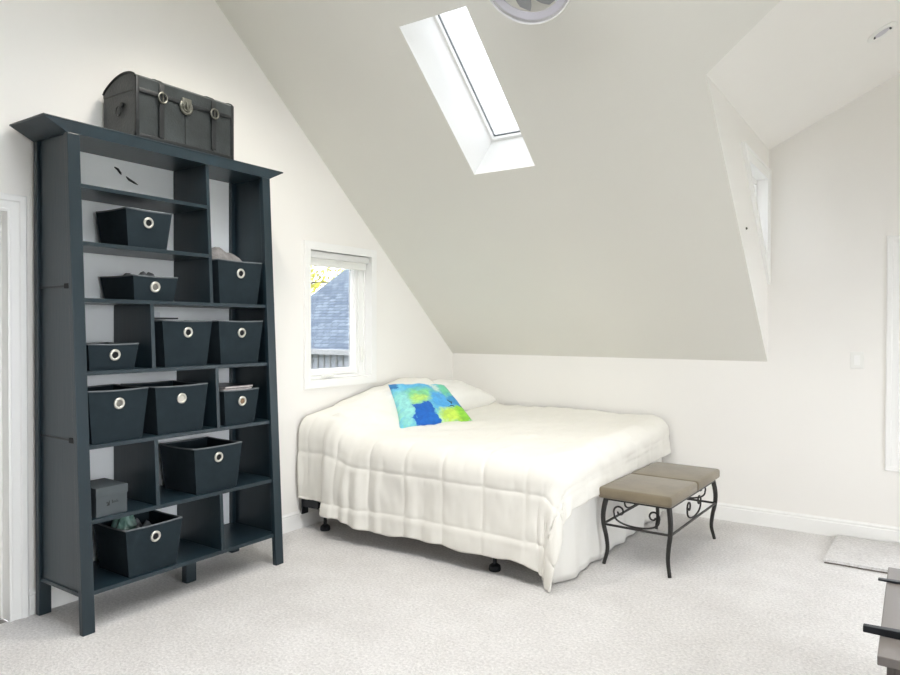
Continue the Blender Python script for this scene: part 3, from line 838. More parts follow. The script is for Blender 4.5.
# ------------------------------------------------------------------ bed
BXF, BYF = 2.075, -2.015       # outer planes at foot and front
bf = thing('metal_bedstead', 'black metal bedstead with wide feet under the white comforter', 'bedstead', (1.05, -1.03, 0))
fo = Vector((-1.05, 1.03, 0))
def fpart(name, bm, smooth=False):
    for v in bm.verts: v.co += fo
    return link(name, bm, M['black_metal'], bf, smooth, 40)
for y in (-1.94, -0.16):
    bm = bmesh.new(); box(bm, (0.06, y - .018, 0.165), (2.0, y + .018, 0.170)); box(bm, (0.06, y - .018, 0.165), (2.0, y - .013, 0.205)); fpart('side_rail', bm)
for x in (0.19, 1.61):
    bm = bmesh.new(); box(bm, (x - .018, -1.93, 0.150), (x + .018, -0.17, 0.165)); fpart('cross_rail', bm)
for x, y in ((0.19, -1.915), (1.61, -1.935), (0.19, -0.2), (1.61, -0.2), (0.9, -1.05)):
    bm = bmesh.new()
    lathe(bm, [(0.0, 0.04), (0.012, 0.04), (0.012, 0.12), (0.020, 0.125), (0.020, 0.152), (0, 0.152)], Matrix.Translation((x, y, 0)), 16)
    lg = fpart('leg', bm, True)
    bm = bmesh.new()
    lathe(bm, [(0.0, 0.0), (0.034, 0.0), (0.037, 0.010), (0.034, 0.030), (0.018, 0.042), (0, 0.043)], Matrix.Translation((x, y, 0)), 20)
    ft = fpart('foot', bm, True); ft.parent = lg
for y in (-1.975, -0.14):
    bm = bmesh.new()
    hexa(bm, [(0.040, y - .03, 0.112), (0.052, y - .03, 0.112), (0.052, y + .03, 0.112), (0.040, y + .03, 0.112)], [(0.040, y - .03, 0.285), (0.052, y - .03, 0.285), (0.052, y + .03, 0.285), (0.040, y + .03, 0.285)], 0.003)
    box(bm, (0.050, y - .02, 0.165), (0.20, y - .012, 0.235), 0.002)
    fpart('headboard_bracket', bm)


bm = bmesh.new(); box(bm, (0.06, -1.955, 0.171), (2.00, -0.08, 0.43), 0.03, 3); tag(link('box_spring', bm, M['mattress'], None, True, 40), 'white box spring on the black bed frame, under the mattress', 'box spring')
bm = bmesh.new(); box(bm, (0.06, -1.955, 0.432), (2.00, -0.08, 0.665), 0.05, 4); tag(link('mattress', bm, M['mattress'], None, True, 40), 'white mattress on the box spring, under the comforter', 'mattress')

def sstep(a, b, x):
    t_ = min(1, max(0, (x - a) / (b - a))); return t_ * t_ * (3 - 2 * t_)
def gauss(x, s): return math.exp(-(x / s) ** 2)

# comforter: one cloth, draped over front and foot edges
R_ = 0.125
XI, YI_ = BXF - R_, BYF + R_       # inner rectangle corner
def top_z(x, y):
    z = 0.722 + 0.028 * (y + 1.0)
    # pillow hidden under the head end, near the window
    b = sstep(0.60, 0.30, x) * (0.095 + 0.19 * min(1, max(0, (y + 2.0) / 1.15))) * sstep(-0.62, -0.84, y)
    return z + b
SEAMS_S = [0.42 + 0.29 * k for k in range(-1, 8)]
ROWS_B = [0.640 - 0.115, 0.640 - 0.385]      # along the front drop
def hem_b(s):
    base = 0.652 - 0.075 * sstep(0.33, 0.27, s) - 0.045 * sstep(0.75, 0.32, s)
    base += 0.006 * math.sin(s * 9.0 + 0.7) + 0.004 * math.sin(s * 23)
    base += 0.045 * sstep(1.75, 2.1, s)
    return base
HEM_A = 0.345
TW = -0.05 - YI_
NS, NTt, NTb = 190, 110, 64
verts = []; idx = {}
def cloth_pt(s, t, b):
    """s along the bed (0 = wall), t across from back (0) to front, b overhang past the inner front line"""
    da = max(0.0, s - XI); db = b
    r = math.hypot(da, db)
    # seam grooves + puff in flat coordinates
    flat_t = t + b
    g_ = 0.0
    for q in SEAMS_S: g_ += gauss(s - q, 0.011)
    for q in [0.17 + 0.29 * k for k in range(0, 6)]: g_ += gauss(t - q, 0.014) if db == 0 else 0
    if db > 0:
        for q in ROWS_B: g_ += gauss(db - q, 0.013)
    g_ = min(1, g_)
    if da > 0: g_ += gauss(da - (HEM_A - 0.10), 0.012) * 0.8
    n1 = noise.noise(Vector((s * 3.0, flat_t * 3.0, 1.7)))
    n2 = noise.noise(Vector((s * 9.0, flat_t * 7.0, 4.2)))
    n3 = noise.noise(Vector((s * 26.0, flat_t * 9.0, 9.1)))
    seam = 0.0065 if db > 0 else 0.0045
    n4 = noise.noise(Vector((s * 5.0 + flat_t * 6.0, s * 2.0 - flat_t * 1.5, 6.1)))
    disp = 0.013 * n1 + 0.008 * n2 + 0.0035 * n3 + 0.009 * n4 - seam * g_
    head = sstep(0.75, 0.2, s)
    px_, py_ = s - 0.30, (t - TW) if b == 0 else 0.0
    if b == 0:
        q_ = min(1, max(0, -py_ / 0.5)); disp += 0.022 * gauss(px_ - 0.26 * q_, 0.045) * (1 - q_) ** 0.5 if q_ < 1 else 0
    disp += 0.006 * head * noise.noise(Vector((s * 16.0, flat_t * 5, 2.2)))
    if r < 1e-9:
        x, y = s, -0.05 - t
        return Vector((x, y, top_z(x, y) + disp))
    th = math.atan2(db, da)
    phi = min(PI / 2, r / R_)
    out = R_ * math.sin(phi); down = R_ * (1 - math.cos(phi))
    rest = max(0.0, r - R_ * PI / 2)
    down += rest
    corner = min(1.0, da / 0.25) * min(1.0, db / 0.2)
    disp += corner * (0.005 * noise.noise(Vector((th * 9.0, r * 5.0, 3.7))) + 0.003 * noise.noise(Vector((th * 22.0, r * 9.0, 8.2))))
    # hanging folds
    out += 0.012 * rest
    out += corner * rest * (0.16 * math.cos((th - 0.98) * 9.0) * 0.55 + 0.11)
    if db > 0 and da == 0:
        k = sstep(0.1, 0.5, db)
        out += k * (0.020 * noise.noise(Vector((s * 4.2, 0.3, 7.0))) + 0.012 * noise.noise(Vector((s * 11.0, db * 2.0, 3.0))))
        # doubled-over layer beginning a little way from the wall
        out += 0.055 * sstep(0.27, 0.33, s) * sstep(0.95, 0.36, s) * sstep(0.05, 0.45, db)
        out += 0.022 * (gauss(s - 0.62, 0.05) + 0.7 * gauss(s - 0.78, 0.03) + 0.6 * gauss(s - 0.52, 0.025)) * sstep(0.1, 0.4, db)
        # lower border band stands out a little
        out += 0.010 * sstep(-0.03, 0.03, db - ROWS_B[0])
    if da > 0 and db == 0:
        out += 0.012 * noise.noise(Vector((t * 5.0, 2.3, 1.0))) * sstep(0.05, 0.3, da)
    xi = min(s, XI); yi = -0.05 - t
    c, sn = math.cos(th), math.sin(th)
    zt = top_z(xi, yi)
    hh = sstep(0, 1, phi / (PI / 2))
    # vertical reference under the pillow bump relaxes to the plain bed height
    zdrop = zt - down
    if db > 0:
        extra = zt - (0.722 + 0.028 * (yi + 1.0))
        zdrop -= extra * sstep(0.05, 0.45, r)
    x = xi + c * (out + disp * math.sin(phi)); y = yi - sn * (out + disp * math.sin(phi))
    z = zdrop + disp * math.cos(phi)
    return Vector((x, y, max(0.012, z)))
L_S = XI + HEM_A
svals = [0.03 + (L_S - 0.03) * (i / NS) for i in range(NS + 1)]
rows = []
for i, s in enumerate(svals):
    row = []
    for j in range(NTt + 1):
        row.append(cloth_pt(s, TW * j / NTt, 0.0))
    hb = hem_b(s)
    for j in range(1, NTb + 1):
        row.append(cloth_pt(s, TW, hb * j / NTb))
    rows.append(row)
W_ = NTt + NTb + 1
vv = [p for row in rows for p in row]
ff = [(i * W_ + j, i * W_ + j + 1, (i + 1) * W_ + j + 1, (i + 1) * W_ + j) for i in range(NS) for j in range(W_ - 1)]
com = link_raw('comforter', vv, [f[::-1] for f in ff], M['comforter'])
so = com.modifiers.new('thickness', 'SOLIDIFY'); so.thickness = 0.016; so.offset = -1
tag(com, 'white quilted comforter draped over the whole bed to near the floor', 'comforter')

# white sheet hanging down at the foot of the bed
bm = bmesh.new()
path = []
for k in range(0, 121):
    y = -1.965 + (1.965 - 0.075) * k / 120
    path.append(y)
rowsz = [0.655, 0.60, 0.5, 0.42, 0.32, 0.22, 0.12, 0.05, 0.012]
gr_ = []
for z in rowsz:
    rr = []
    for y in path:
        e = sstep(-1.965, -1.86, y)
        f = (0.655 - z)
        x = 2.036 + 0.020 * f / 0.64 + (0.012 * math.sin(y * 17) + 0.010 * math.sin(y * 31 + 1)) * f * 1.2
        x -= (1 - e) ** 2 * 0.04
        rr.append(bm.verts.new((x, y, z)))
    gr_.append(rr)
for a, b in zip(gr_[:-1], gr_[1:]):
    for k in range(len(path) - 1): bm.faces.new((a[k], a[k + 1], b[k + 1], b[k]))
o = link('bed_sheet', bm, M['white_cloth'], None, True)
so = o.modifiers.new('thickness', 'SOLIDIFY'); so.thickness = 0.004
tag(o, 'plain white sheet hanging to the carpet at the foot of the bed, behind the bench', 'sheet')

# ---- pillows and cushion
def pillow(name, c00, c10, c11, c01, thick, m, nrm_hint, n=36, pinch=0.10, wr=0.010, seed=0, flat=0.35):
    """puffed cushion over a 3D quad, u along c00->c10, v along c00->c01"""
    c00, c10, c11, c01 = map(Vector, (c00, c10, c11, c01))
    nr = (c10 - c00).cross(c01 - c00).normalized()
    if nr.dot(Vector(nrm_hint)) < 0: nr.negate()
    P = {}; verts = []; faces = []; uvs = []
    for side in (1, -1):
        for i in range(n + 1):
            for j in range(n + 1):
                if side == -1 and (i in (0, n) or j in (0, n)):
                    P[(side, i, j)] = P[(1, i, j)]; continue
                u, v = i / n, j / n
                # pull the edges in between the corners
                eu = (2 * u - 1); ev = (2 * v - 1)
                uu = 0.5 + 0.5 * eu * (1 - pinch * (1 - ev * ev) * abs(eu))
                v2 = 0.5 + 0.5 * ev * (1 - pinch * (1 - eu * eu) * abs(ev))
                p = (c00 * (1 - uu) + c10 * uu) * (1 - v2) + (c01 * (1 - uu) + c11 * uu) * v2
                a = ((1 - eu * eu) * (1 - ev * ev))
                h = thick / 2 * a ** flat
                w_ = wr * noise.noise(Vector((u * 5 + seed, v * 5, side * 2.0))) + 0.5 * wr * noise.noise(Vector((u * 13 + seed, v * 9, side)))
                e_ = min(1, a * 6)
                P[(side, i, j)] = len(verts); verts.append(p + nr * side * (h + w_ * e_)); uvs.append((u, v))
    for side in (1, -1):
        for i in range(n):
            for j in range(n):
                f = [P[(side, i, j)], P[(side, i + 1, j)], P[(side, i + 1, j + 1)], P[(side, i, j + 1)]]
                faces.append(f if side == 1 else f[::-1])
    o = link_raw(name, verts, faces, m)
    uvl = o.data.uv_layers.new(name='UVMap')
    for lp in o.data.loops: uvl.data[lp.index].uv = uvs[lp.vertex_index]
    return o
o = pillow('pillow', (0.06, -0.88, 0.915), (0.53, -0.82, 0.80), (0.56, -0.12, 0.80), (0.06, -0.12, 0.915), 0.23, M['white_cloth'], (0, 0, 1), wr=0.02, seed=3, pinch=0.05)
tag(o, 'white pillow against the back wall, behind the blue cushion', 'pillow')
cu = pillow('throw_cushion', (0.60, -1.575, 0.708), (0.865, -0.990, 0.728), (0.50, -0.865, 0.985), (0.245, -1.275, 1.005), 0.16, M['cushion'], (1, -0.6, 0.6), n=40, pinch=0.07, wr=0.012, seed=8, flat=0.42)
tag(cu, 'blue and green watercolour cushion leaning on the white pillows', 'cushion')

# ------------------------------------------------------------------ bench
be = thing('bench', 'taupe padded bench with scrolled iron legs at the foot of the bed', 'bench', (2.325, -0.995, 0), math.radians(-2.0))
LX, LY = 0.195, 0.455
def softbox(bm, lo, hi, bev): box(bm, lo, hi, bev, 4)
bm = bmesh.new(); softbox(bm, (-0.228, -0.515, 0.415), (0.228, -0.002, 0.482), 0.020); link('seat_pad', bm, M['suede'], be, True, 50)
bm = bmesh.new(); softbox(bm, (-0.228, 0.002, 0.415), (0.228, 0.515, 0.482), 0.020); link('seat_pad', bm, M['suede'], be, True, 50)
bm = bmesh.new()
for y in (-LY, LY): box(bm, (-LX, y - .012, 0.398), (LX, y + .012, 0.416), 0.002)
for x in (-LX, LX): box(bm, (x - .012, -LY, 0.398), (x + .012, LY, 0.416), 0.002)
link('seat_frame', bm, M['iron'], be)
for sx in (-1, 1):
    for sy in (-1, 1):
        bm = bmesh.new(); P = []; Rr = []
        for k in range(25):
            t_ = k / 24; z = 0.404 * (1 - t_)
            b = 0.018 * math.sin(PI * min(1, t_ / 0.55)) - 0.010 * math.sin(PI * max(0, (t_ - 0.55) / 0.45)) + 0.012 * sstep(0.75, 1, t_)
            P.append((sx * (LX + b * 0.75), sy * (LY + b * 0.75), max(z, 0.0))); Rr.append(0.0160 - 0.0050 * t_)
        tube(bm, P, Rr, 10); link('leg', bm, M['iron'], be, True, 60)
ZR = 0.248
for s in (-1, 1):
    bm = bmesh.new(); tube(bm, [(-LX - .012, s * (LY + .014), ZR), (LX + .012, s * (LY + .014), ZR)], 0.0075, 8); link('stretcher', bm, M['iron'], be, True, 60)
    bm = bmesh.new(); tube(bm, [(s * (LX + .014), -LY - .012, ZR), (s * (LX + .014), LY + .012, ZR)], 0.0075, 8); link('stretcher', bm, M['iron'], be, True, 60)
def scroll_pts(half, zlo, zhi):
    """U-shaped bar ending in two inward curls, in (u, z)"""
    pts = []
    def curl(sgn):
        c = []
        cx, cz, r0 = sgn * half * 0.64, zhi - 0.058, 0.038
        for k in range(34):
            a = -0.15 * PI + 2.1 * PI * (1 - k / 33) * 1.0
            r = r0 * (0.25 + 0.75 * (k / 33) ** 0.9)
            c.append((cx + sgn * r * math.cos(a), cz + r * math.sin(a)))
        return c
    right = curl(1); left = curl(-1)
    arc = []
    x0, z0_ = right[-1]
    for k in range(1, 24):
        a = PI * k / 24
        arc.append((x0 * math.cos(a), z0_ - (z0_ - zlo) * math.sin(a) ** 0.8))
    return right + arc + left[::-1]
for s in (-1, 1):
    bm = bmesh.new(); tube(bm, [(u, s * (LY + .008), z) for u, z in scroll_pts(0.165, ZR + .010, 0.395)], 0.0058, 8); link('scroll', bm, M['iron'], be, True, 60)
    bm = bmesh.new(); tube(bm, [(s * (LX + .008), u, z) for u, z in scroll_pts(0.165, ZR + .010, 0.395)], 0.0058, 8); link('scroll', bm, M['iron'], be, True, 60)

# ------------------------------------------------------------------ carpet remnant on the floor
bm = bmesh.new()
nx, ny = 40, 26
top = []
for i in range(nx + 1):
    r_ = []
    for j in range(ny + 1):
        u, v = i / nx, j / ny
        x = 3.225 + 0.02 * v + 1.5 * u + 0.006 * noise.noise(Vector((v * 8, 1, 0))) * (1 if i == 0 else 0)
        y = -0.668 + 0.645 * v + 0.010 * noise.noise(Vector((u * 9, 5, 0))) * (1 if j == 0 else 0)
        z = 0.024 + 0.004 * noise.noise(Vector((x * 5, y * 5, 2)))
        r_.append(bm.verts.new((x, y, z)))
    top.append(r_)
for i in range(nx):
    for j in range(ny): bm.faces.new((top[i][j], top[i + 1][j], top[i + 1][j + 1], top[i][j + 1]))
edge = [top[i][0] for i in range(nx + 1)] + [top[nx][j] for j in range(1, ny + 1)] + [top[i][ny] for i in range(nx - 1, -1, -1)] + [top[0][j] for j in range(ny - 1, 0, -1)]
low = [bm.verts.new((v.co.x, v.co.y, 0.010)) for v in edge]
for k in range(len(edge)): bm.faces.new((edge[k], low[k], low[(k + 1) % len(edge)], edge[(k + 1) % len(edge)]))
ep = [(v.co.x, v.co.y) for v in edge]
rug = link('rug', bm, M['rug'], None, True, 40)
tag(rug, 'rectangular piece of pale carpet lying under the dormer window by the wall', 'rug')
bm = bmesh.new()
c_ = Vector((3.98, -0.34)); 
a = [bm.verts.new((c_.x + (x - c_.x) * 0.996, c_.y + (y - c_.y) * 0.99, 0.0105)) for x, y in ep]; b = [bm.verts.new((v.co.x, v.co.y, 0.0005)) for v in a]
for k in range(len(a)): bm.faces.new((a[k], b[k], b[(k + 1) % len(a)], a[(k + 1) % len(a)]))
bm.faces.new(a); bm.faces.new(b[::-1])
o = link('rug_shade_layer', bm, M['rug_shade'], rug)  # dark layer under the pile, edge shadow put into its colour

# ------------------------------------------------------------------ grey cabinet at the right edge
cb = thing('cabinet', 'low grey wooden cabinet cut off by the right edge', 'cabinet', (3.85, -2.69, 0))
bm = bmesh.new(); box(bm, (-0.245, -0.452, 0.472), (0.245, 0.458, 0.5), 0.003); link('top', bm, M['greywood'], cb)
bm = bmesh.new()
box(bm, (-0.222, -0.425, 0.06), (-0.202, 0.425, 0.472), 0.002); box(bm, (0.202, -0.425, 0.06), (0.222, 0.425, 0.472), 0.002)
box(bm, (-0.202, -0.425, 0.06), (0.202, -0.405, 0.472), 0.002); box(bm, (-0.202, 0.405, 0.06), (0.202, 0.425, 0.472), 0.002)
box(bm, (-0.202, -0.405, 0.06), (0.202, 0.405, 0.08))
link('carcass', bm, M['greywood_dark'], cb)
for sx in (-1, 1):
    for sy in (-1, 1):
        bm = bmesh.new(); box(bm, (sx * 0.2 - .02, sy * 0.4 - .02, 0), (sx * 0.2 + .02, sy * 0.4 + .02, 0.06), 0.003); link('leg', bm, M['greywood_dark'], cb)
for yb, lab, x0, h0, h1 in ((-2.425, 'slim black tapered bar across the far end of the grey cabinet top', -0.272, 0.006, 0.022), (-2.972, 'thicker black bar across the near end of the grey cabinet top', -0.290, 0.020, 0.036)):
    bm = bmesh.new()
    w0, w1 = 0.013, 0.017
    hexa(bm, [(x0, yb + 2.69 - w0, 0.5005), (0.15, yb + 2.69 - w1, 0.5005), (0.15, yb + 2.69 + w1, 0.5005), (x0, yb + 2.69 + w0, 0.5005)],
         [(x0, yb + 2.69 - w0, 0.5005 + h0), (0.15, yb + 2.69 - w1, 0.5005 + h1), (0.15, yb + 2.69 + w1, 0.5005 + h1), (x0, yb + 2.69 + w0, 0.5005 + h0)], 0.003)
    o = link('metal_bar', bm, M['black_metal'], None); o.location = (3.85, -2.69, 0)
    tag(o, lab, 'bar', 'black bars on the grey cabinet')

# ------------------------------------------------------------------ light switch
sw = thing('light_switch', 'white rocker light switch on the wall under the dormer', 'light switch', (3.351, 0, 1.238))
bm = bmesh.new(); box(bm, (-0.040, -0.007, -0.058), (0.040, 0.0, 0.058), 0.003); link('switch_plate', bm, M['white_plastic'], sw)
bm = bmesh.new(); box(bm, (-0.017, -0.0085, -0.034), (0.017, -0.006, 0.034), 0.001)
hexa(bm, [(-0.012, -0.0125, -0.002), (0.012, -0.0125, -0.002), (0.012, -0.008, -0.002), (-0.012, -0.008, -0.002)], [(-0.012, -0.0155, 0.028), (0.012, -0.0155, 0.028), (0.012, -0.008, 0.028), (-0.012, -0.008, 0.028)])
link('rocker', bm, M['trim'], sw)

# tiny hook on the dormer cheek
bm = bmesh.new(); lathe(bm, [(0, 0), (0.008, 0), (0.008, 0.006), (0.004, 0.010), (0, 0.011)], frame_mtx((CX, -0.80, 2.09), (1, 0, 0)), 14)
tag(link('screw', bm, M['pewter'], None, True), 'single screw head in the bright dormer cheek below the triangular window', 'screw')

# ------------------------------------------------------------------ recessed light in the dormer ceiling
dn = Vector((DS, 0, -1)).normalized()
rl = thing('recessed_light', 'round white recessed light in the dormer ceiling', 'ceiling light', (3.511, -0.905, 2.745 + 0.012 + DS * (3.511 - CX)))
mt = frame_mtx((0, 0, 0), dn)
bm = bmesh.new(); lathe(bm, [(0.080, 0.0), (0.080, 0.004), (0.074, 0.009), (0.052, 0.010), (0.046, 0.006), (0.043, 0.0)], mt, 40); link('trim_ring', bm, M['white_plastic'], rl, True, 50)
bm = bmesh.new(); lathe(bm, [(0.0, 0.003), (0.030, 0.0035), (0.0435, 0.001)], mt, 32); link('lens', bm, M['lens'], rl, True)
for a in (-1.4, PI - 1.4):
    bm = bmesh.new(); lathe(bm, [(0, 0.0), (0.006, 0.0), (0.006, 0.010), (0, 0.010)], mt @ Matrix.Translation((0.043 * math.cos(a + 1.4), 0.043 * math.sin(a + 1.4), 0.0015)), 10)
    link('clip', bm, M['card'], rl)


# ------------------------------------------------------------------ enclosed ceiling fan on the slope
fn = -rn
fc = Vector((2.089, -2.462, 3.179))
base = Vector((fc.x, fc.y, fc.z)); base = base - rn * ((base.z - (ZK - SL * base.y)) * rn.z)
off = (base - fc).length
fan = thing('ceiling_fan', 'round enclosed ceiling fan in a clear ring on the sloped ceiling', 'ceiling fan', base)
fm = frame_mtx((0, 0, 0), fn)
bm = bmesh.new(); lathe(bm, [(0.0, 0.0), (0.10, 0.0), (0.105, 0.01), (0.10, 0.035), (0.06, 0.05), (0.0, 0.05)], fm, 40); link('canopy', bm, M['white_plastic'], fan, True, 50)
bm = bmesh.new(); lathe(bm, [(0.0, 0.05), (0.055, 0.05), (0.062, 0.07), (0.062, 0.10), (0.04, 0.115), (0.0, 0.118)], fm, 32); link('motor', bm, M['white_plastic'], fan, True, 50)
bm = bmesh.new(); lathe(bm, [(0.222, off - .035), (0.232, off - .035), (0.237, off - .01), (0.237, off + .008), (0.231, off + .016), (0.224, off + .014), (0.221, off)], fm, 64, True); link('outer_ring', bm, M['acrylic'], fan, True, 50)
bm = bmesh.new(); lathe(bm, [(0.234, off + .004), (0.2395, off + .004), (0.2405, off + .012), (0.2365, off + .017), (0.233, off + .012)], fm, 64, True); link('rim', bm, M['white_plastic'], fan, True, 50)
bm = bmesh.new(); lathe(bm, [(0.190, off - .02), (0.222, off - .006), (0.222, off - .002), (0.190, off - .012)], fm, 64, True); link('light_band', bm, M['lens'], fan, True, 50)
for k in range(7):
    bm = bmesh.new(); n = 8; a0 = 2 * PI * k / 7 + 0.3
    A = []; B = []; A2 = []; B2 = []
    for i in range(n + 1):
        t_ = i / n; r = 0.058 + (0.180 - 0.058) * t_
        a = a0 + 0.35 * t_; hw = 0.022 + 0.028 * math.sin(PI * min(1, t_ * 0.9)) 
        c, s_ = math.cos(a), math.sin(a)
        for lst, sg, dz in ((A, -1, 0), (B, 1, 0), (A2, -1, 0.004), (B2, 1, 0.004)):
            lst.append(bm.verts.new(fm @ Vector((r * c - sg * hw * s_, r * s_ + sg * hw * c, 0.075 + sg * 0.010 + dz))))
    for i in range(n):
        bm.faces.new((A[i], A[i + 1], B[i + 1], B[i])); bm.faces.new((A2[i], B2[i], B2[i + 1], A2[i + 1]))
        bm.faces.new((A[i], A2[i], A2[i + 1], A[i + 1])); bm.faces.new((B[i], B[i + 1], B2[i + 1], B2[i]))
    bm.faces.new((A[0], B[0], B2[0], A2[0])); bm.faces.new((A[n], A2[n], B2[n], B[n]))
    link('blade', bm, M['fan_blade'], fan, True, 40)
for k in range(3):
    a = 2 * PI * k / 3 + 0.9
    bm = bmesh.new(); tube(bm, [fm @ Vector((0.09 * math.cos(a), 0.09 * math.sin(a), 0.03)), fm @ Vector((0.205 * math.cos(a), 0.205 * math.sin(a), 0.035)), fm @ Vector((0.226 * math.cos(a), 0.226 * math.sin(a), off - .03))], 0.005, 8)
    link('arm', bm, M['white_plastic'], fan, True)

# ------------------------------------------------------------------ outside: neighbour house and tree
nb = thing('neighbour_house', 'neighbouring house with slate shingle roof and grey board siding', 'house', (-5.8, 12.5, -3))
def npart(name, bm, m, par=None):
    for v in bm.verts: v.co -= Vector((-5.8, 12.5, -3))
    return link(name, bm, m, par or nb)
EY, EZ, XL, XRt, PT, DP = 6.0, 0.95, -10.4, -1.2, 0.6, 6.5      # eave line, rake ends, pitch, half depth
bm = bmesh.new()
for sgn in (1, -1):
    y0 = EY if sgn > 0 else EY + 2 * DP
    q = [(XL, y0, EZ), (XRt, y0, EZ), (XRt, EY + DP, EZ + PT * DP), (XL, EY + DP, EZ + PT * DP)]
    d = Vector((0, 0, -0.09))
    hexa(bm, [Vector(p) + d for p in (q if sgn > 0 else q[::-1])], [Vector(p) for p in (q if sgn > 0 else q[::-1])])
rf = npart('roof', bm, M['shingle'])
bm = bmesh.new(); box(bm, (XL, EY - 0.11, EZ - 0.11), (XRt, EY + 0.0, EZ + 0.015), 0.01); npart('gutter', bm, M['gutter'], rf)
bm = bmesh.new()
wv = [(XL + .25, EY + .3), (XRt - .25, EY + .3), (XRt - .25, EY + 2 * DP - .3), (XL + .25, EY + 2 * DP - .3)]
hexa(bm, [(x, y, -3.0) for x, y in wv], [(x, y, EZ - 0.02) for x, y in wv])
for x in (XL + .25, XRt - .25):
    bm.faces.new([bm.verts.new(p) for p in ((x, EY + .3, EZ - .02), (x, EY + 2 * DP - .3, EZ - .02), (x, EY + DP, EZ + PT * DP - .2))])
wl = npart('wall', bm, M['siding'])
bm = bmesh.new(); x = XL + .3
while x < XRt - .3:
    box(bm, (x, EY + .27, -3.0), (x + .04, EY + .30, EZ - .03)); x += 0.20
npart('batten', bm, M['gutter'], wl)
def tree(name, label, c, h, rr, seed, nleaf):
    t = thing(name, label, 'tree', c); rd = random.Random(seed)
    bm = bmesh.new()
    tube(bm, [(0, 0, 0), (0.1, 0.1, h * .25), (0, 0.2, h * .5), (0.1, 0.1, h * .8)], [0.22, 0.18, 0.13, 0.05], 10)
    tips = []
    for k in range(22):
        a = rd.uniform(0, 2 * PI); z0 = h * rd.uniform(0.3, 0.75); L_ = rr * rd.uniform(0.6, 1.05)
        p1 = Vector((L_ * .5 * math.cos(a), L_ * .5 * math.sin(a), z0 + L_ * .25)); p2 = Vector((L_ * math.cos(a), L_ * math.sin(a), z0 + L_ * rd.uniform(.2, .6)))
        tube(bm, [(0, 0.1, z0), p1, p2], [0.06, 0.035, 0.012], 6); tips += [p1, p2, (p1 + p2) / 2]
    link('branches', bm, M['bark'], t, True)
    vs = []; fs = []
    for k in range(nleaf):
        q = tips[rd.randrange(len(tips))] + Vector((rd.gauss(0, .4), rd.gauss(0, .4), rd.gauss(0, .32)))
        nrm = Vector((rd.gauss(0, 1), rd.gauss(0, 1), rd.gauss(0, 1))).normalized(); s_ = nrm.orthogonal().normalized(); u_ = nrm.cross(s_)
        a = 0.11 * rd.uniform(.7, 1.3); i0 = len(vs)
        vs += [q - s_ * a, q + u_ * a * .5 + nrm * a * .12, q + s_ * a, q - u_ * a * .5 + nrm * a * .12]; fs.append((i0, i0 + 1, i0 + 2, i0 + 3))
    o = link_raw('foliage', vs, fs, M['leaf'], t, False)
    return t
tree('leafy_tree', 'yellow green tree seen over the neighbouring roof through the window', (-15.5, 11.6, -3), 8.2, 3.4, 3, 3200)
bm = bmesh.new()
bm.faces.new([bm.verts.new(p) for p in ((-60, -60, -3.001), (60, -60, -3.001), (60, 60, -3.001), (-60, 60, -3.001))])
o = struct(link('ground', bm, M['grass']))

# ------------------------------------------------------------------ daylight
wd = bpy.data.worlds.new('sky'); sc.world = wd; wd.use_nodes = True
nt = wd.node_tree; N, L = nt.nodes, nt.links
bg = N['Background']
bg.inputs['Color'].default_value = (0.945, 0.98, 1.03, 1)
bg.inputs['Strength'].default_value = 6.0
# added warm fill spots for floor and bed, unseen above the picture
for x_, pw in ((0.95, 62), (2.68, 42), (4.3, 14)):
    rs_ = thing('recessed_light', 'added round white fill spot in the flat ceiling', 'ceiling light', (x_, -3.2, ZT + 0.002), 0, 'added fill spots in the flat ceiling')
    mt = frame_mtx((0, 0, 0), (0, 0, -1))
    bm = bmesh.new(); lathe(bm, [(0.080, 0.0), (0.080, 0.004), (0.074, 0.009), (0.052, 0.010), (0.046, 0.006), (0.043, 0.0)], mt, 40); link('trim_ring', bm, M['white_plastic'], rs_, True, 50)
    bm = bmesh.new(); lathe(bm, [(0.0, 0.003), (0.030, 0.0035), (0.0435, 0.001)], mt, 32); link('lens', bm, M['lens'], rs_, True)
    lamp = bpy.data.lights.new('spot', 'SPOT'); lamp.energy = pw; lamp.color = (1.0, 0.93, 0.82)
    lamp.spot_size = math.radians(125); lamp.spot_blend = 1.0; lamp.shadow_soft_size = 0.10
    lo_ = bpy.data.objects.new('spot', lamp); COL.objects.link(lo_); lo_.location = (x_, -3.2, ZT - 0.12)
    lo_.rotation_euler = Vector((0, 0.12, -1)).to_track_quat('-Z', 'Y').to_euler()

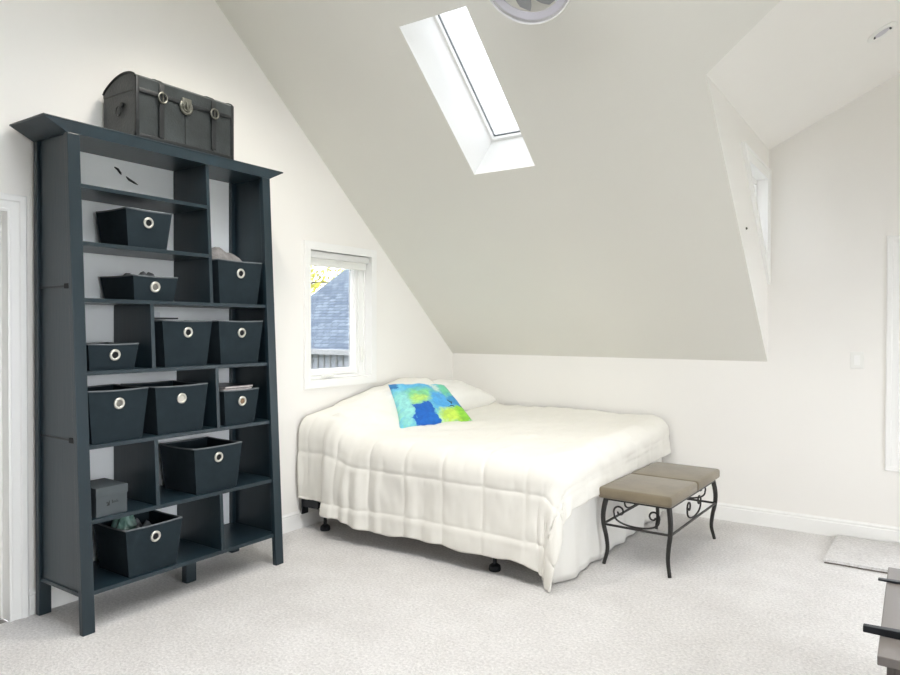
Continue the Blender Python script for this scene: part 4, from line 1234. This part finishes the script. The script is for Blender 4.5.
def portal(name, loc, zdir, sx, sy, xdir):
    l = bpy.data.lights.new(name, 'AREA'); l.shape = 'RECTANGLE'; l.size = sx; l.size_y = sy
    l.cycles.is_portal = True
    o = bpy.data.objects.new(name, l); COL.objects.link(o)
    o.matrix_world = frame_mtx(loc, -Vector(zdir), xdir)
    return o
portal('portal_gable_window', (-0.14, (WIN_L[0] + WIN_L[1]) / 2, (WIN_L[2] + WIN_L[3]) / 2), (1, 0, 0), WIN_L[1] - WIN_L[0], WIN_L[3] - WIN_L[2], (0, 1, 0))
portal('portal_dormer_window', ((WIN_D[0] + WIN_D[1]) / 2, 0.14, (WIN_D[2] + WIN_D[3]) / 2), (0, -1, 0), WIN_D[1] - WIN_D[0], WIN_D[3] - WIN_D[2], (1, 0, 0))
sp_ = Vector(rs((SKY[0] + SKY[1]) / 2, (SKY[2] + SKY[3]) / 2)) + rn * 0.43
portal('portal_skylight', sp_, fn, SKY[1] - SKY[0], 1.09, (1, 0, 0))
portal('portal_dormer_cheek', (CX - 0.125, -0.48, 2.2), (1, 0, 0), 0.95, 0.9, (0, 1, 0))
for r in WIN_R:
    portal('portal_far_gable', (XR + 0.12, (r[0] + r[1]) / 2, (r[2] + r[3]) / 2), (-1, 0, 0), r[1] - r[0], r[3] - r[2], (0, 1, 0))

for r in SKYF:
    portal('portal_added_roof_window', ((r[0] + r[1]) / 2, (r[2] + r[3]) / 2, ZT + 0.23), (0, 0, -1), r[1] - r[0], r[3] - r[2], (1, 0, 0))

# ------------------------------------------------------------------ camera
cam = bpy.data.cameras.new('camera'); cam.sensor_fit = 'HORIZONTAL'; cam.sensor_width = 36.0
cam.lens = 36.0 * 689.36 / 900.0; cam.clip_start = 0.05; cam.clip_end = 200
co = bpy.data.objects.new('camera', cam); COL.objects.link(co)
yaw, pitch, roll = -0.5959, 0.0134, 0.0027
fwd = Vector((math.sin(yaw), math.cos(yaw), 0)); right = Vector((math.cos(yaw), -math.sin(yaw), 0)); up = Vector((0, 0, 1))
f2 = fwd * math.cos(pitch) - up * math.sin(pitch); u2 = up * math.cos(pitch) + fwd * math.sin(pitch)
r3 = right * math.cos(roll) + u2 * math.sin(roll); u3 = u2 * math.cos(roll) - right * math.sin(roll)
mw = Matrix((r3, u3, -f2)).transposed().to_4x4(); mw.translation = Vector((3.693, -5.492, 1.45))
co.matrix_world = mw
sc.camera = co

sc.view_settings.view_transform = 'Standard'
sc.view_settings.look = 'None'
sc.view_settings.gamma = 1.0
sc.view_settings.use_curve_mapping = False
sc.view_settings.exposure = 0.98
sc.cycles.max_bounces = 16
sc.cycles.diffuse_bounces = 10
sc.cycles.transparent_max_bounces = 16
sc.cycles.use_denoising = True
